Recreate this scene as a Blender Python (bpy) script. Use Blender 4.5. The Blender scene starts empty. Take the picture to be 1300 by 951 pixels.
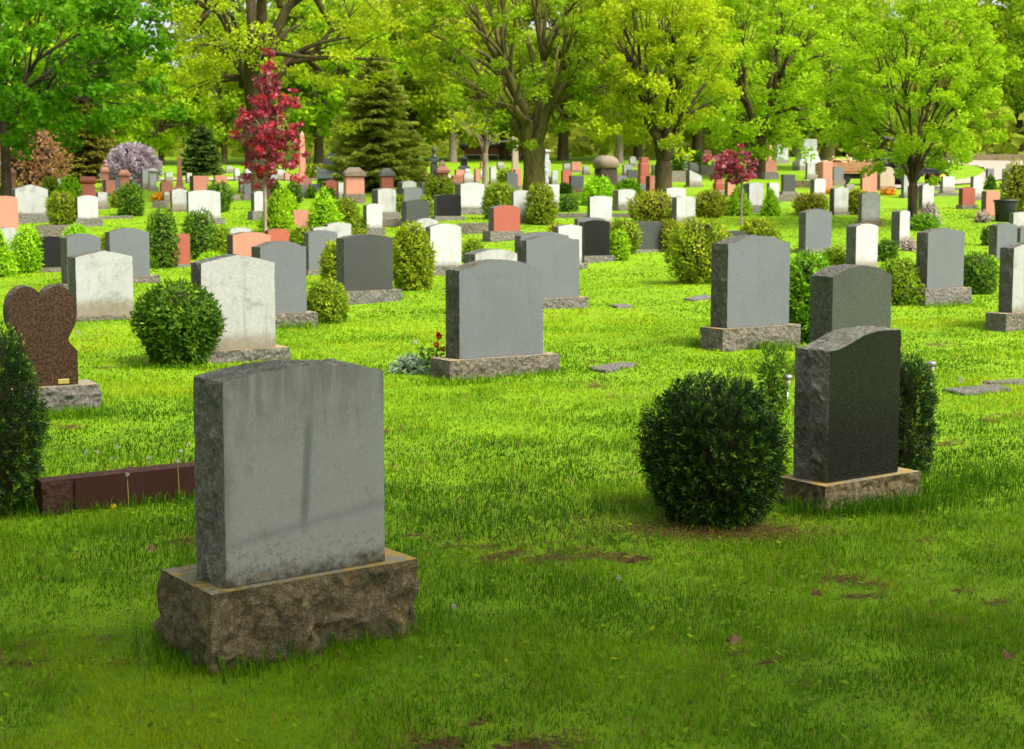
import bpy, math, random
import numpy as np
from mathutils import Vector, Matrix, noise as mnoise

R = math.radians
scene = bpy.context.scene
COL = scene.collection
rng = np.random.default_rng(7)
random.seed(7)

# ------------------------------------------------------------------ camera model (pixels of the 1300 wide photo)
F_PX, CX, CY = 1800.0, 650.0, 430.5
PITCH = R(5.27)
CAMZ = 1.6
cp, sp = math.cos(PITCH), math.sin(PITCH)

# ------------------------------------------------------------------ terrain
_pd = np.array([-60, -5, 0, 7, 10, 12, 20, 28, 33, 38, 45, 55, 70, 90, 120, 160, 200, 300, 700.])
_pz = np.array([0, 0, 0, 0, .06, .14, .22, .36, .72, 1.08, 1.52, 2.2, 3.05, 4.3, 5.9, 7.9, 9.6, 12, 16.])
_dd = np.linspace(-60, 700, 3801)
_zz = np.interp(_dd, _pd, _pz)
_k = np.hanning(17); _k /= _k.sum()
_zs = np.convolve(np.pad(_zz, 8, mode='edge'), _k, mode='valid')

def ground(x, y):
    x = np.asarray(x, float); y = np.asarray(y, float)
    z = np.interp(y, _dd, _zs)
    amp = np.clip((y - 2) / 10, 0.3, 1) * .022
    z = z + amp * (np.sin(x * 1.1 + .4 * y) + np.sin(y * 1.7 - x * .6 + 1.3) * .6)
    return z

def gz(x, y):
    return float(ground(x, y))

def hit(px, py):
    a = (px - CX) / F_PX; b = (CY - py) / F_PX
    d = np.array([a, cp + b * sp, -sp + b * cp])
    ts = np.concatenate([np.arange(2, 60, .05), np.arange(60, 400, .25)])
    X = d[0] * ts; Y = d[1] * ts; Z = CAMZ + d[2] * ts
    below = Z < ground(X, Y)
    i = int(np.argmax(below)) if below.any() else len(ts) - 1
    t0, t1 = ts[max(i - 1, 0)], ts[i]
    for _ in range(20):
        tm = .5 * (t0 + t1)
        if CAMZ + d[2] * tm < gz(d[0] * tm, d[1] * tm): t1 = tm
        else: t0 = tm
    return d[0] * t1, d[1] * t1

def depth(x, y, z): return y * cp - (z - CAMZ) * sp
def zat(x, y, py):
    """height at ground position (x,y) that projects on row py"""
    b = (CY - py) / F_PX
    # (y*sp + (z-h)*cp) = b*(y*cp - (z-h)*sp)
    return CAMZ + y * (b * cp - sp) / (cp + b * sp)
def xat(px, y, z): return (px - CX) / F_PX * depth(0, y, z)
def at_depth(px, py, y):
    z = zat(0, y, py)
    return xat(px, y, z), z

# ------------------------------------------------------------------ object helpers
def tag(o, label=None, cat=None, group=None, kind=None):
    if label: o['label'] = label
    if cat: o['category'] = cat
    if group: o['group'] = group
    if kind: o['kind'] = kind
    return o

def link(o, parent=None):
    COL.objects.link(o)
    if parent is not None: o.parent = parent
    return o

def empty(name, loc=(0, 0, 0), rz=0.0, label=None, cat=None, group=None):
    o = bpy.data.objects.new(name, None)
    o.location = loc; o.rotation_euler = (0, 0, rz)
    o.empty_display_size = .1
    link(o)
    return tag(o, label, cat, group)

def mesh_np(name, verts, quads, mats, parent=None, attr=None, matidx=None, smooth=False, tris=None):
    """verts (N,3), quads (M,4), optional tris (K,3)"""
    me = bpy.data.meshes.new(name)
    verts = np.asarray(verts, np.float32)
    nq = 0 if quads is None else len(quads); nt = 0 if tris is None else len(tris)
    me.vertices.add(len(verts)); me.vertices.foreach_set('co', verts.ravel())
    loops = []; starts = []
    if nq: loops.append(np.asarray(quads, np.int32).ravel()); starts.append(np.arange(nq) * 4)
    if nt: loops.append(np.asarray(tris, np.int32).ravel()); starts.append(nq * 4 + np.arange(nt) * 3)
    loops = np.concatenate(loops); starts = np.concatenate(starts)
    me.loops.add(len(loops)); me.loops.foreach_set('vertex_index', loops.astype(np.int32))
    me.polygons.add(nq + nt); me.polygons.foreach_set('loop_start', starts.astype(np.int32))
    if matidx is not None: me.polygons.foreach_set('material_index', np.asarray(matidx, np.int32))
    if smooth: me.polygons.foreach_set('use_smooth', np.ones(nq + nt, bool))
    if attr is not None:
        a = me.attributes.new('rnd', 'FLOAT', 'POINT')
        a.data.foreach_set('value', np.asarray(attr, np.float32))
    me.update(calc_edges=True)
    for m in (mats if isinstance(mats, (list, tuple)) else [mats]): me.materials.append(m)
    o = bpy.data.objects.new(name, me)
    return link(o, parent)

class MB:
    """collects polygons of one mesh"""
    def __init__(s): s.v = []; s.f = []; s.m = []; s.sm = []
    def add(s, verts, faces, mi=0, smooth=False):
        n = len(s.v); s.v += [tuple(p) for p in verts]
        for f in faces: s.f.append([i + n for i in f]); s.m.append(mi); s.sm.append(smooth)
    def box(s, x0, x1, y0, y1, z0, z1, mi=0, tx=0, ty=0, bev=0):
        """tx, ty: inset of the top"""
        if bev:
            b = bev
            lv = [(z0, 0, 0, 0), (z1 - b, 0, tx * (1 - b / max(z1 - z0, 1e-6)), ty * (1 - b / max(z1 - z0, 1e-6))), (z1, b, tx, ty)]
            rings = []
            for (z, ins, ax, ay) in lv:
                X0, X1, Y0, Y1 = x0 + ax + ins, x1 - ax - ins, y0 + ay + ins, y1 - ay - ins
                c = b - ins if ins == 0 else b * .4
                rings.append([(X0 + c, Y0, z), (X1 - c, Y0, z), (X1, Y0 + c, z), (X1, Y1 - c, z), (X1 - c, Y1, z), (X0 + c, Y1, z), (X0, Y1 - c, z), (X0, Y0 + c, z)])
            s.loft(rings, mi, True, True); return
        v = [(x0, y0, z0), (x1, y0, z0), (x1, y1, z0), (x0, y1, z0), (x0 + tx, y0 + ty, z1), (x1 - tx, y0 + ty, z1), (x1 - tx, y1 - ty, z1), (x0 + tx, y1 - ty, z1)]
        s.add(v, [(0, 3, 2, 1), (4, 5, 6, 7), (0, 1, 5, 4), (1, 2, 6, 5), (2, 3, 7, 6), (3, 0, 4, 7)], mi)
    def loft(s, rings, mi=0, cap0=True, cap1=True, smooth=False):
        n = len(rings[0]); v = [p for r in rings for p in r]; f = []
        for k in range(len(rings) - 1):
            for i in range(n):
                j = (i + 1) % n
                f.append((k * n + i, k * n + j, (k + 1) * n + j, (k + 1) * n + i))
        s.add(v, f, mi, smooth)
        b = len(s.v) - len(v)
        if cap0: s.f.append([b + i for i in range(n)][::-1]); s.m.append(mi); s.sm.append(False)
        if cap1: s.f.append([b + (len(rings) - 1) * n + i for i in range(n)]); s.m.append(mi); s.sm.append(False)
    def lathe(s, prof, cx=0, cy=0, n=16, mi=0, smooth=True):
        s.loft([[(cx + r * math.cos(2 * math.pi * i / n), cy + r * math.sin(2 * math.pi * i / n), z) for i in range(n)] for r, z in prof], mi, True, True, smooth)
    def tube(s, pts, rad, n=6, mi=0, smooth=True):
        pts = [Vector(p) for p in pts]; rings = []
        for i, p in enumerate(pts):
            d = (pts[min(i + 1, len(pts) - 1)] - pts[max(i - 1, 0)]).normalized()
            a = d.cross(Vector((0, 0, 1)))
            if a.length < 1e-3: a = d.cross(Vector((1, 0, 0)))
            a.normalize(); b = d.cross(a).normalized()
            r = rad[i] if isinstance(rad, (list, tuple)) else rad
            rings.append([tuple(p + a * r * math.cos(2 * math.pi * k / n) + b * r * math.sin(2 * math.pi * k / n)) for k in range(n)])
        s.loft(rings, mi, True, True, smooth)
    def build(s, name, mats, parent=None, loc=None, rz=None):
        me = bpy.data.meshes.new(name)
        me.from_pydata(s.v, [], s.f)
        me.polygons.foreach_set('material_index', s.m); me.polygons.foreach_set('use_smooth', s.sm)
        me.update()
        for m in (mats if isinstance(mats, (list, tuple)) else [mats]): me.materials.append(m)
        o = bpy.data.objects.new(name, me)
        if loc is not None: o.location = loc
        if rz is not None: o.rotation_euler = (0, 0, rz)
        return link(o, parent)

# ------------------------------------------------------------------ materials
class NT:
    def __init__(s, name):
        s.m = bpy.data.materials.new(name); s.m.use_nodes = True
        s.t = s.m.node_tree; s.t.nodes.clear()
        s.out = s.n('ShaderNodeOutputMaterial')
    def n(s, typ, **kw):
        nd = s.t.nodes.new(typ)
        for k, v in kw.items(): setattr(nd, k, v)
        return nd
    def l(s, a, b): s.t.links.new(a, b)
    def coord(s, kind='Object', scale=(1, 1, 1), rand=True):
        tc = s.n('ShaderNodeTexCoord'); mp = s.n('ShaderNodeMapping')
        s.l(tc.outputs[kind], mp.inputs['Vector']); mp.inputs['Scale'].default_value = scale
        if rand:
            oi = s.n('ShaderNodeObjectInfo'); mu = s.n('ShaderNodeMath', operation='MULTIPLY'); mu.inputs[1].default_value = 37.0
            s.l(oi.outputs['Random'], mu.inputs[0])
            cb = s.n('ShaderNodeCombineXYZ')
            s.l(mu.outputs[0], cb.inputs[0]); s.l(mu.outputs[0], cb.inputs[1]); s.l(cb.outputs[0], mp.inputs['Location'])
        return mp.outputs['Vector']
    def noise(s, vec, scale, detail=4, rough=.55, dist=0):
        nd = s.n('ShaderNodeTexNoise'); nd.inputs['Scale'].default_value = scale
        nd.inputs['Detail'].default_value = detail; nd.inputs['Roughness'].default_value = rough
        nd.inputs['Distortion'].default_value = dist
        s.l(vec, nd.inputs['Vector']); return nd.outputs['Fac']
    def ramp(s, fac, pts, mode='LINEAR'):
        nd = s.n('ShaderNodeValToRGB'); cr = nd.color_ramp; cr.interpolation = mode
        while len(cr.elements) < len(pts): cr.elements.new(.5)
        for e, (p, c) in zip(cr.elements, pts):
            e.position = p; e.color = (*c, 1) if len(c) == 3 else c
        s.l(fac, nd.inputs['Fac']); return nd.outputs['Color']
    def mask(s, fac, a, b):
        nd = s.n('ShaderNodeMapRange'); nd.inputs['From Min'].default_value = a; nd.inputs['From Max'].default_value = b
        nd.interpolation_type = 'SMOOTHSTEP'
        s.l(fac, nd.inputs['Value']); return nd.outputs['Result']
    def mix(s, fac, a, b, mode='MIX'):
        nd = s.n('ShaderNodeMix', data_type='RGBA', blend_type=mode)
        for sock, v in ((nd.inputs[0], fac), (nd.inputs[6], a), (nd.inputs[7], b)):
            if isinstance(v, (int, float)): sock.default_value = v
            elif isinstance(v, (tuple, list)): sock.default_value = (*v, 1)
            else: s.l(v, sock)
        return nd.outputs[2]
    def math(s, op, a, b=0.0, c=None):
        nd = s.n('ShaderNodeMath', operation=op)
        for i, v in enumerate((a, b) if c is None else (a, b, c)):
            if isinstance(v, (int, float)): nd.inputs[i].default_value = v
            else: s.l(v, nd.inputs[i])
        return nd.outputs[0]
    def bump(s, h, strength=.5, dist=.01, nrm=None):
        nd = s.n('ShaderNodeBump'); nd.inputs['Strength'].default_value = strength; nd.inputs['Distance'].default_value = dist
        s.l(h, nd.inputs['Height'])
        if nrm is not None: s.l(nrm, nd.inputs['Normal'])
        return nd.outputs['Normal']
    def bsdf(s, col, rough=.6, nrm=None, spec=.4, metal=0, coat=0):
        nd = s.n('ShaderNodeBsdfPrincipled')
        if isinstance(col, (tuple, list)): nd.inputs['Base Color'].default_value = (*col, 1)
        else: s.l(col, nd.inputs['Base Color'])
        if isinstance(rough, (int, float)): nd.inputs['Roughness'].default_value = rough
        else: s.l(rough, nd.inputs['Roughness'])
        nd.inputs['Specular IOR Level'].default_value = spec; nd.inputs['Metallic'].default_value = metal
        nd.inputs['Coat Weight'].default_value = coat
        if nrm is not None: s.l(nrm, nd.inputs['Normal'])
        return nd.outputs[0]
    def done(s, sh): s.l(sh, s.out.inputs['Surface']); return s.m

def granite(name, c, c2, rough=.35, spec=.4, stain=.5, stain_col=(.05, .05, .035), speck=220, cloud=.22):
    t = NT(name); v = t.coord()
    n1 = t.noise(v, speck, 2, .7)
    col = t.ramp(n1, [(.36, c2), (.5, c), (.66, tuple(min(1, x * 1.35 + .02) for x in c))])
    big = t.noise(v, 2.2, 5, .6)
    col = t.mix(t.math('MULTIPLY', t.mask(big, .35, .7), cloud), col, tuple(x * .55 for x in c))
    vs = t.coord(scale=(9, 9, .9))
    st = t.mask(t.noise(vs, 1.0, 5, .65, .6), .52, .75)
    col = t.mix(t.math('MULTIPLY', st, stain), col, stain_col)
    if stain > .4:      # weathered stones: ragged grey bloom and a dirty foot
        blo = t.math('MULTIPLY', t.mask(t.noise(v, 3.2, 7, .72, .8), .5, .66), .55)
        col = t.mix(blo, col, tuple(x * .5 for x in stain_col) if False else stain_col)
        tc = t.n('ShaderNodeTexCoord'); sp_ = t.n('ShaderNodeSeparateXYZ'); t.l(tc.outputs['Object'], sp_.inputs[0])
        foot = t.mask(t.math('MULTIPLY_ADD', t.noise(v, 12, 6, .7), -.22, sp_.outputs[2]), .2, .04)
        col = t.mix(t.math('MULTIPLY', foot, .7), col, (.13, .1, .045))
    rg = t.math('MULTIPLY_ADD', big, .25, rough - .1)
    nb = t.bump(n1, .12, .002)
    return t.done(t.bsdf(col, rg, nb, spec))

def rockface(name, c, c2, lichen=(.42, .27, .06), lich=.5, moss=.4, dark=1.0):
    t = NT(name); v = t.coord()
    n0 = t.noise(v, 6, 8, .68, .4); n1 = t.noise(v, 34, 8, .7); n2 = t.noise(v, 150, 3, .7)
    col = t.ramp(n1, [(.3, tuple(x * .45 * dark for x in c2)), (.5, c2), (.68, c)])  # hollows darkened in the colour, standing for shade in the crevices
    col = t.mix(.35, col, t.ramp(n2, [(.35, tuple(x * .4 for x in c2)), (.65, tuple(min(1, x * 1.35) for x in c))]))
    l1 = t.mask(t.noise(v, 13, 6, .7, .5), .57, .66)
    col = t.mix(t.math('MULTIPLY', l1, lich), col, lichen)
    m1 = t.mask(t.noise(v, 4.5, 6, .65, .5), .5, .64)
    col = t.mix(t.math('MULTIPLY', m1, moss), col, (.045, .06, .018))
    vor = t.n('ShaderNodeTexVoronoi'); vor.feature = 'F1'; vor.inputs['Scale'].default_value = 22; t.l(v, vor.inputs['Vector'])
    h = t.math('ADD', t.math('MULTIPLY', n0, 1.8), t.math('ADD', t.math('MULTIPLY', vor.outputs['Distance'], .8), t.math('ADD', n1, t.math('MULTIPLY', n2, .3))))
    nb = t.bump(h, 1.0, .05)
    return t.done(t.bsdf(col, .85, nb, .25))

M = {}
def gset(key, c, c2, rough, spec, stain, rc, rc2, **kw):
    M[key] = granite('granite_' + key, c, c2, rough, spec, stain, **{k: v for k, v in kw.items() if k in ('stain_col', 'speck', 'cloud')})
    M[key + '_rock'] = rockface('rock_edge_' + key, rc, rc2, **{k: v for k, v in kw.items() if k in ('lichen', 'lich', 'moss', 'dark')})
gset('white', (.37, .377, .362), (.29, .295, .28), .6, .3, .55, (.3, .3, .27), (.13, .13, .11), stain_col=(.25, .25, .21), lich=.25, moss=.25)
gset('light', (.32, .325, .3), (.21, .21, .195), .5, .3, .6, (.24, .24, .21), (.1, .1, .085), stain_col=(.13, .13, .1), lich=.3, moss=.35)
gset('grey', (.115, .123, .127), (.07, .078, .082), .32, .4, .2, (.27, .26, .21), (.085, .082, .06), lich=.25, moss=.4)
gset('dark', (.052, .055, .05), (.02, .022, .02), .16, .5, .12, (.26, .25, .21), (.075, .073, .056), lich=.2, moss=.35)
gset('black', (.011, .011, .01), (.005, .005, .005), .16, .22, .1, (.2, .2, .17), (.07, .07, .055), lich=.15, moss=.3)
gset('red', (.3, .075, .042), (.17, .04, .025), .4, .4, .1, (.25, .11, .07), (.18, .085, .06), lich=.2, moss=.2)
gset('salmon', (.42, .175, .11), (.3, .115, .075), .45, .35, .2, (.3, .16, .1), (.2, .12, .085), lich=.3, moss=.25)
gset('brown', (.042, .018, .008), (.012, .006, .004), .2, .5, .1, (.22, .17, .12), (.09, .07, .05), speck=70, lich=.1, moss=.2)
gset('maroon', (.035, .007, .005), (.014, .003, .002), .3, .35, .15, (.13, .055, .04), (.075, .03, .02), lich=.12, moss=.15)
gset('tan', (.32, .25, .17), (.2, .15, .1), .6, .3, .4, (.33, .27, .2), (.17, .13, .09), lich=.3, moss=.3)
M['base'] = rockface('rock_base', (.36, .325, .25), (.13, .115, .08), lich=.35, moss=.3)
M['base_dirty'] = rockface('rock_base_dirty', (.46, .37, .2), (.14, .105, .048), lichen=(.34, .17, .035), lich=.45, moss=.6)
M['pale_rock'] = rockface('brightened_rock_edge', (.52, .5, .41), (.17, .165, .12), lich=.2, moss=.45)  # copy of grey rock, brightened in colour where the sun misses the side
M['base_light'] = rockface('rock_base_light', (.34, .32, .27), (.15, .14, .115), lich=.3, moss=.2)
def topmat(name, c, lich, thr=.5, lc=(.5, .27, .03)):
    t = NT(name); v = t.coord()
    n2 = t.noise(v, 120, 3, .7)
    col = t.ramp(n2, [(.35, tuple(x * .5 for x in c)), (.6, c)])
    col = t.mix(t.math('MULTIPLY', t.mask(t.noise(v, 9, 6, .7, .6), thr, thr + .08), lich), col, lc)
    col = t.mix(t.math('MULTIPLY', t.mask(t.noise(v, 5, 6, .7, .6), .55, .65), .6), col, (.07, .085, .02))
    return t.done(t.bsdf(col, .85, t.bump(n2, .4, .004), .2))
M['basetop'] = topmat('base_top', (.25, .225, .17), .75)
M['basetop_lichen'] = topmat('base_top_lichen', (.3, .27, .18), .8, .47, (.4, .25, .035))

def front_stone_mat():
    t = NT('weathered_grey_granite'); tc = t.n('ShaderNodeTexCoord'); v = tc.outputs['Object']
    sep = t.n('ShaderNodeSeparateXYZ'); t.l(v, sep.inputs[0]); X, Z = sep.outputs[0], sep.outputs[2]
    n1 = t.noise(v, 300, 2, .7)
    col = t.ramp(n1, [(.34, (.17, .174, .16)), (.5, (.26, .265, .245)), (.68, (.34, .345, .32))])
    wob = t.noise(v, 7, 5, .65)
    # broad darker weather bloom at the top, ragged, and down the left edge
    up = t.mask(t.math('MULTIPLY_ADD', wob, .55, Z), .98, 1.33)
    mp = t.n('ShaderNodeMapping'); mp.inputs['Scale'].default_value = (14, 14, 1.4); t.l(v, mp.inputs['Vector'])
    stre = t.noise(mp.outputs[0], 1.3, 6, .7, .5)
    col = t.mix(t.math('MULTIPLY', t.math('MULTIPLY', up, .62), t.mask(stre, .35, .6)), col, (.1, .1, .065))
    lf = t.mask(t.math('MULTIPLY_ADD', wob, .14, X), -.2, -.3)
    col = t.mix(t.math('MULTIPLY', lf, .7), col, (.085, .085, .06))
    # one long slanting dark run
    xs = t.math('ADD', X, t.math('MULTIPLY', t.math('SUBTRACT', Z, .62), -.07))
    dd = t.math('ABSOLUTE', t.math('ADD', xs, t.math('MULTIPLY', wob, .012)))
    run = t.math('MULTIPLY', t.mask(dd, .026, .004), t.math('MULTIPLY', t.mask(Z, .42, .52), t.mask(Z, .9, .76)))
    col = t.mix(t.math('MULTIPLY', run, .55), col, (.06, .062, .06))
    pat = t.math('MULTIPLY', t.mask(t.noise(v, 4.1, 8, .78, .5), .54, .66), .3)
    col = t.mix(pat, col, (.095, .1, .07))
    # faint sag line
    sag = t.math('ABSOLUTE', t.math('SUBTRACT', Z, t.math('MULTIPLY_ADD', X, .12, .47)))
    col = t.mix(t.math('MULTIPLY', t.mask(t.math('MULTIPLY_ADD', wob, .03, sag), .05, .01), .3), col, (.09, .09, .085))
    # moss and rust at the foot
    ft = t.mask(t.math('MULTIPLY_ADD', t.noise(v, 16, 6, .7), -.22, Z), .245, .165)
    col = t.mix(t.math('MULTIPLY', ft, .95), col, (.028, .026, .012))
    ru = t.math('MULTIPLY', t.mask(t.math('MULTIPLY_ADD', wob, -.25, Z), .36, .24), t.mask(t.noise(v, 40, 5, .75), .5, .62))
    col = t.mix(t.math('MULTIPLY', ru, .6), col, (.16, .11, .035))
    return t.done(t.bsdf(col, .6, t.bump(n1, .2, .002), .3))
M['front'] = front_stone_mat()

def leafmat(name, c1, c2, trans=.35, rough=.55, tcol=None, spec=.1, obj_var=.0, c3=None):
    t = NT(name)
    at = t.n('ShaderNodeAttribute'); at.attribute_name = 'rnd'
    pts = [(0, c1), (1, c2)] if c3 is None else [(0, c1), (.55, c2), (1, c3)]
    col = t.ramp(at.outputs['Fac'], pts)
    if obj_var:
        oi = t.n('ShaderNodeObjectInfo')
        h = t.n('ShaderNodeHueSaturation'); t.l(col, h.inputs['Color'])
        t.l(t.math('MULTIPLY_ADD', oi.outputs['Random'], .05 * obj_var, .5 - .025 * obj_var), h.inputs['Hue'])
        t.l(t.math('MULTIPLY_ADD', oi.outputs['Random'], .5 * obj_var, 1 - .25 * obj_var), h.inputs['Value'])
        col = h.outputs[0]
    b = t.bsdf(col, rough, None, spec)
    tr = t.n('ShaderNodeBsdfTranslucent')
    if tcol: t.l(t.mix(1.0, col, tcol, 'MULTIPLY'), tr.inputs['Color'])
    else: t.l(col, tr.inputs['Color'])
    mx = t.n('ShaderNodeMixShader'); mx.inputs[0].default_value = trans
    t.l(b, mx.inputs[1]); t.l(tr.outputs[0], mx.inputs[2])
    return t.done(mx.outputs[0])

M['leaf_deep'] = leafmat('leaf_deep_green', (.045, .16, .003), (.15, .36, .006), .5)
M['leaf_mid'] = leafmat('leaf_mid_green', (.13, .24, .005), (.33, .47, .008), .5)
M['leaf_yellow'] = leafmat('leaf_yellow_green', (.24, .34, .006), (.5, .6, .012), .5)
M['leaf_spring'] = leafmat('leaf_spring_green', (.2, .36, .006), (.42, .6, .012), .5)
M['leaf_far'] = leafmat('leaf_far_green', (.26, .38, .025), (.52, .64, .07), .5, obj_var=1.0)  # far leaves paled in the colour to stand for haze and brighter light
M['leaf_olive'] = leafmat('leaf_olive', (.1, .11, .01), (.28, .26, .03), .25)
M['leaf_dark'] = leafmat('leaf_dark_green', (.03, .07, .01), (.11, .18, .02), .25)
M['leaf_copper'] = leafmat('leaf_copper', (.22, .1, .04), (.5, .27, .12), .35)
M['leaf_lilac'] = leafmat('lilac_blossom', (.16, .2, .08), (.5, .38, .47), .2, c3=(.7, .57, .67))
M['leaf_red'] = leafmat('leaf_crimson', (.12, .008, .016), (.3, .04, .06), .3, .35, spec=.4, c3=(.68, .012, .01))
M['leaf_red2'] = leafmat('leaf_dark_crimson', (.12, .012, .022), (.3, .06, .08), .3, .35, spec=.4, c3=(.5, .03, .04))
M['spruce'] = leafmat('spruce_needles', (.24, .3, .03), (.52, .58, .08), .4)
M['yew'] = leafmat('yew_needles', (.007, .02, .003), (.03, .08, .006), .15, .45, spec=.2, c3=(.17, .3, .01))
M['yew_gold'] = leafmat('golden_yew_needles', (.06, .11, .006), (.22, .3, .01), .25, .5, c3=(.5, .52, .012))
M['globe'] = leafmat('globe_cedar', (.08, .14, .006), (.19, .28, .01), .25, .5, c3=(.36, .44, .02), obj_var=.5)
M['globe_dark'] = leafmat('dark_globe_cedar', (.03, .08, .005), (.08, .17, .01), .2, .5, c3=(.2, .32, .015))
M['cedar_near'] = leafmat('deep_cedar', (.018, .055, .004), (.06, .14, .008), .2, .5, c3=(.2, .3, .015))
M['bright'] = leafmat('bright_cedar', (.12, .28, .004), (.27, .5, .008), .3, .5, c3=(.42, .66, .015), obj_var=.3)
M['ochre'] = leafmat('ochre_cedar', (.1, .13, .006), (.24, .27, .012), .25, .5, c3=(.4, .36, .03))
M['box'] = leafmat('boxwood_leaf', (.04, .13, .006), (.14, .32, .012), .25, .4, c3=(.3, .5, .02))
M['twig'] = NT('twigs_and_dark_core'); M['twig'] = M['twig'].done(M['twig'].bsdf((.035, .027, .015), .9, None, .1))

def barkmat(name, c, c2, green=.3):
    t = NT(name); v = t.coord(scale=(1, 1, .22))
    n1 = t.noise(v, 14, 7, .7, .4)
    col = t.ramp(n1, [(.35, c2), (.6, c)])
    col = t.mix(t.math('MULTIPLY', t.mask(t.noise(v, 3, 4, .6), .45, .65), green), col, (.11, .12, .02))
    return t.done(t.bsdf(col, .9, t.bump(n1, .9, .04), .15))
M['bark'] = barkmat('bark', (.09, .065, .03), (.022, .016, .008))
M['bark_green'] = barkmat('bark_green', (.15, .12, .04), (.03, .024, .01), .6)
M['bark_dark'] = barkmat('bark_dark', (.06, .045, .03), (.018, .014, .01), .1)
M['bark_pale'] = barkmat('bark_pale', (.34, .28, .2), (.15, .12, .08), .15)

def plain(name, c, rough=.5, spec=.4, metal=0, var=.25, sc=8):
    t = NT(name); v = t.coord()
    n = t.noise(v, sc, 5, .65)
    col = t.ramp(n, [(.3, tuple(x * (1 - var) for x in c)), (.7, tuple(min(1, x * (1 + var * .6)) for x in c))])
    return t.done(t.bsdf(col, rough, t.bump(n, .15, .004), spec, metal))
M['steel'] = plain('steel', (.3, .3, .28), .4, .5, .8, .1)
M['lens'] = plain('lamp_lens', (.3, .27, .18), .4, .5, 0, .1)
M['plastic_black'] = plain('black_plastic', (.02, .022, .028), .45, .4)
M['rubber'] = plain('tyre_rubber', (.02, .02, .02), .85, .2)
M['wheel_yellow'] = plain('yellow_rim_paint', (.75, .42, .01), .4)
M['tractor_green'] = plain('green_paint', (.02, .22, .04), .35)
M['machine_dark'] = plain('dark_machine_metal', (.015, .014, .014), .5, .4)
M['wood'] = plain('weathered_planks', (.34, .17, .08), .8, .2, 0, .5, 20)
M['wood_cut'] = plain('cut_wood', (.55, .38, .18), .85, .2, 0, .5, 20)
M['car_white'] = plain('white_car_paint', (.75, .77, .78), .25, .5, 0, .05)
M['car_silver'] = plain('silver_car_paint', (.35, .4, .45), .25, .5, .3, .05)
M['car_red'] = plain('red_car_paint', (.4, .02, .03), .25, .5, 0, .05)
M['glass'] = plain('dark_window_glass', (.02, .03, .035), .08, .6, 0, .1)
M['lamp_red'] = plain('tail_lamp_plastic', (.5, .01, .01), .2)
M['lamp_clear'] = plain('head_lamp_plastic', (.6, .6, .6), .15)
M['brass'] = plain('brass_plate', (.5, .4, .12), .4, .5, .7)
M['brick'] = plain('brickwork', (.42, .16, .11), .9, .2, 0, .35, 30)
M['shingle'] = plain('roof_shingles', (.12, .1, .1), .9, .2, 0, .35, 30)
M['trim'] = plain('white_trim', (.7, .7, .68), .6)
M['petal_red'] = plain('red_petals', (.65, .012, .01), .6, .2, 0, .2)
M['petal_white'] = leafmat('silver_leaf', (.1, .2, .06), (.4, .48, .36), .2)
M['seedhead'] = plain('seed_head', (.42, .42, .34), .95, .1)
M['stalk'] = plain('flower_stalk', (.24, .27, .05), .7, .2)
M['petal_yellow'] = plain('yellow_petals', (.7, .5, .01), .6)
M['petal_orange'] = leafmat('orange_petals', (.1, .2, .02), (.75, .3, .02), .2, c3=(.8, .15, .01))
M['petal_pink'] = leafmat('pale_pink_bloom', (.07, .2, .02), (.5, .38, .36), .2, c3=(.65, .35, .3))
M['drybrown'] = plain('dry_leaf', (.2, .11, .05), .8)
# ------------------------------------------------------------------ headstones
def prof(style, t, rise):
    """height offset of the top edge at t in 0..1 (0 = near/left corner)"""
    if style == 'flat': return 0.0
    if style == 'arch': return rise * (1 - (2 * t - 1) ** 2)
    if style == 'serp':      # serpentine: flat shoulders, rounded middle
        s = 1 / (1 + math.exp(-(t - .19) * 19)) * 1 / (1 + math.exp((t - .81) * 19))
        return rise * (s * .8 + .2 * math.sin(math.pi * t))
    if style == 'peak':
        return rise * (1 - abs(2 * t - 1)) ** .85
    if style == 'round': return rise * math.sqrt(max(0, 1 - (2 * t - 1) ** 2))
    if style == 'wave':      # climbs from left to right
        s = 1 / (1 + math.exp(-(t - .33) * 9)); s0 = 1 / (1 + math.exp(.33 * 9)); 
        return rise * ((s - s0) / (1 - s0) * 1.02 - .06 * max(0, t - .7) / .3)
    if style == 'scallop': return rise * abs(math.sin(math.pi * t * 4)) ** .5
    if style == 'slant': return rise * (1 - t)
    return 0.0

def nz(x, y, z, s): return mnoise.noise(Vector((x * s, y * s, z * s)))

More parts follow.
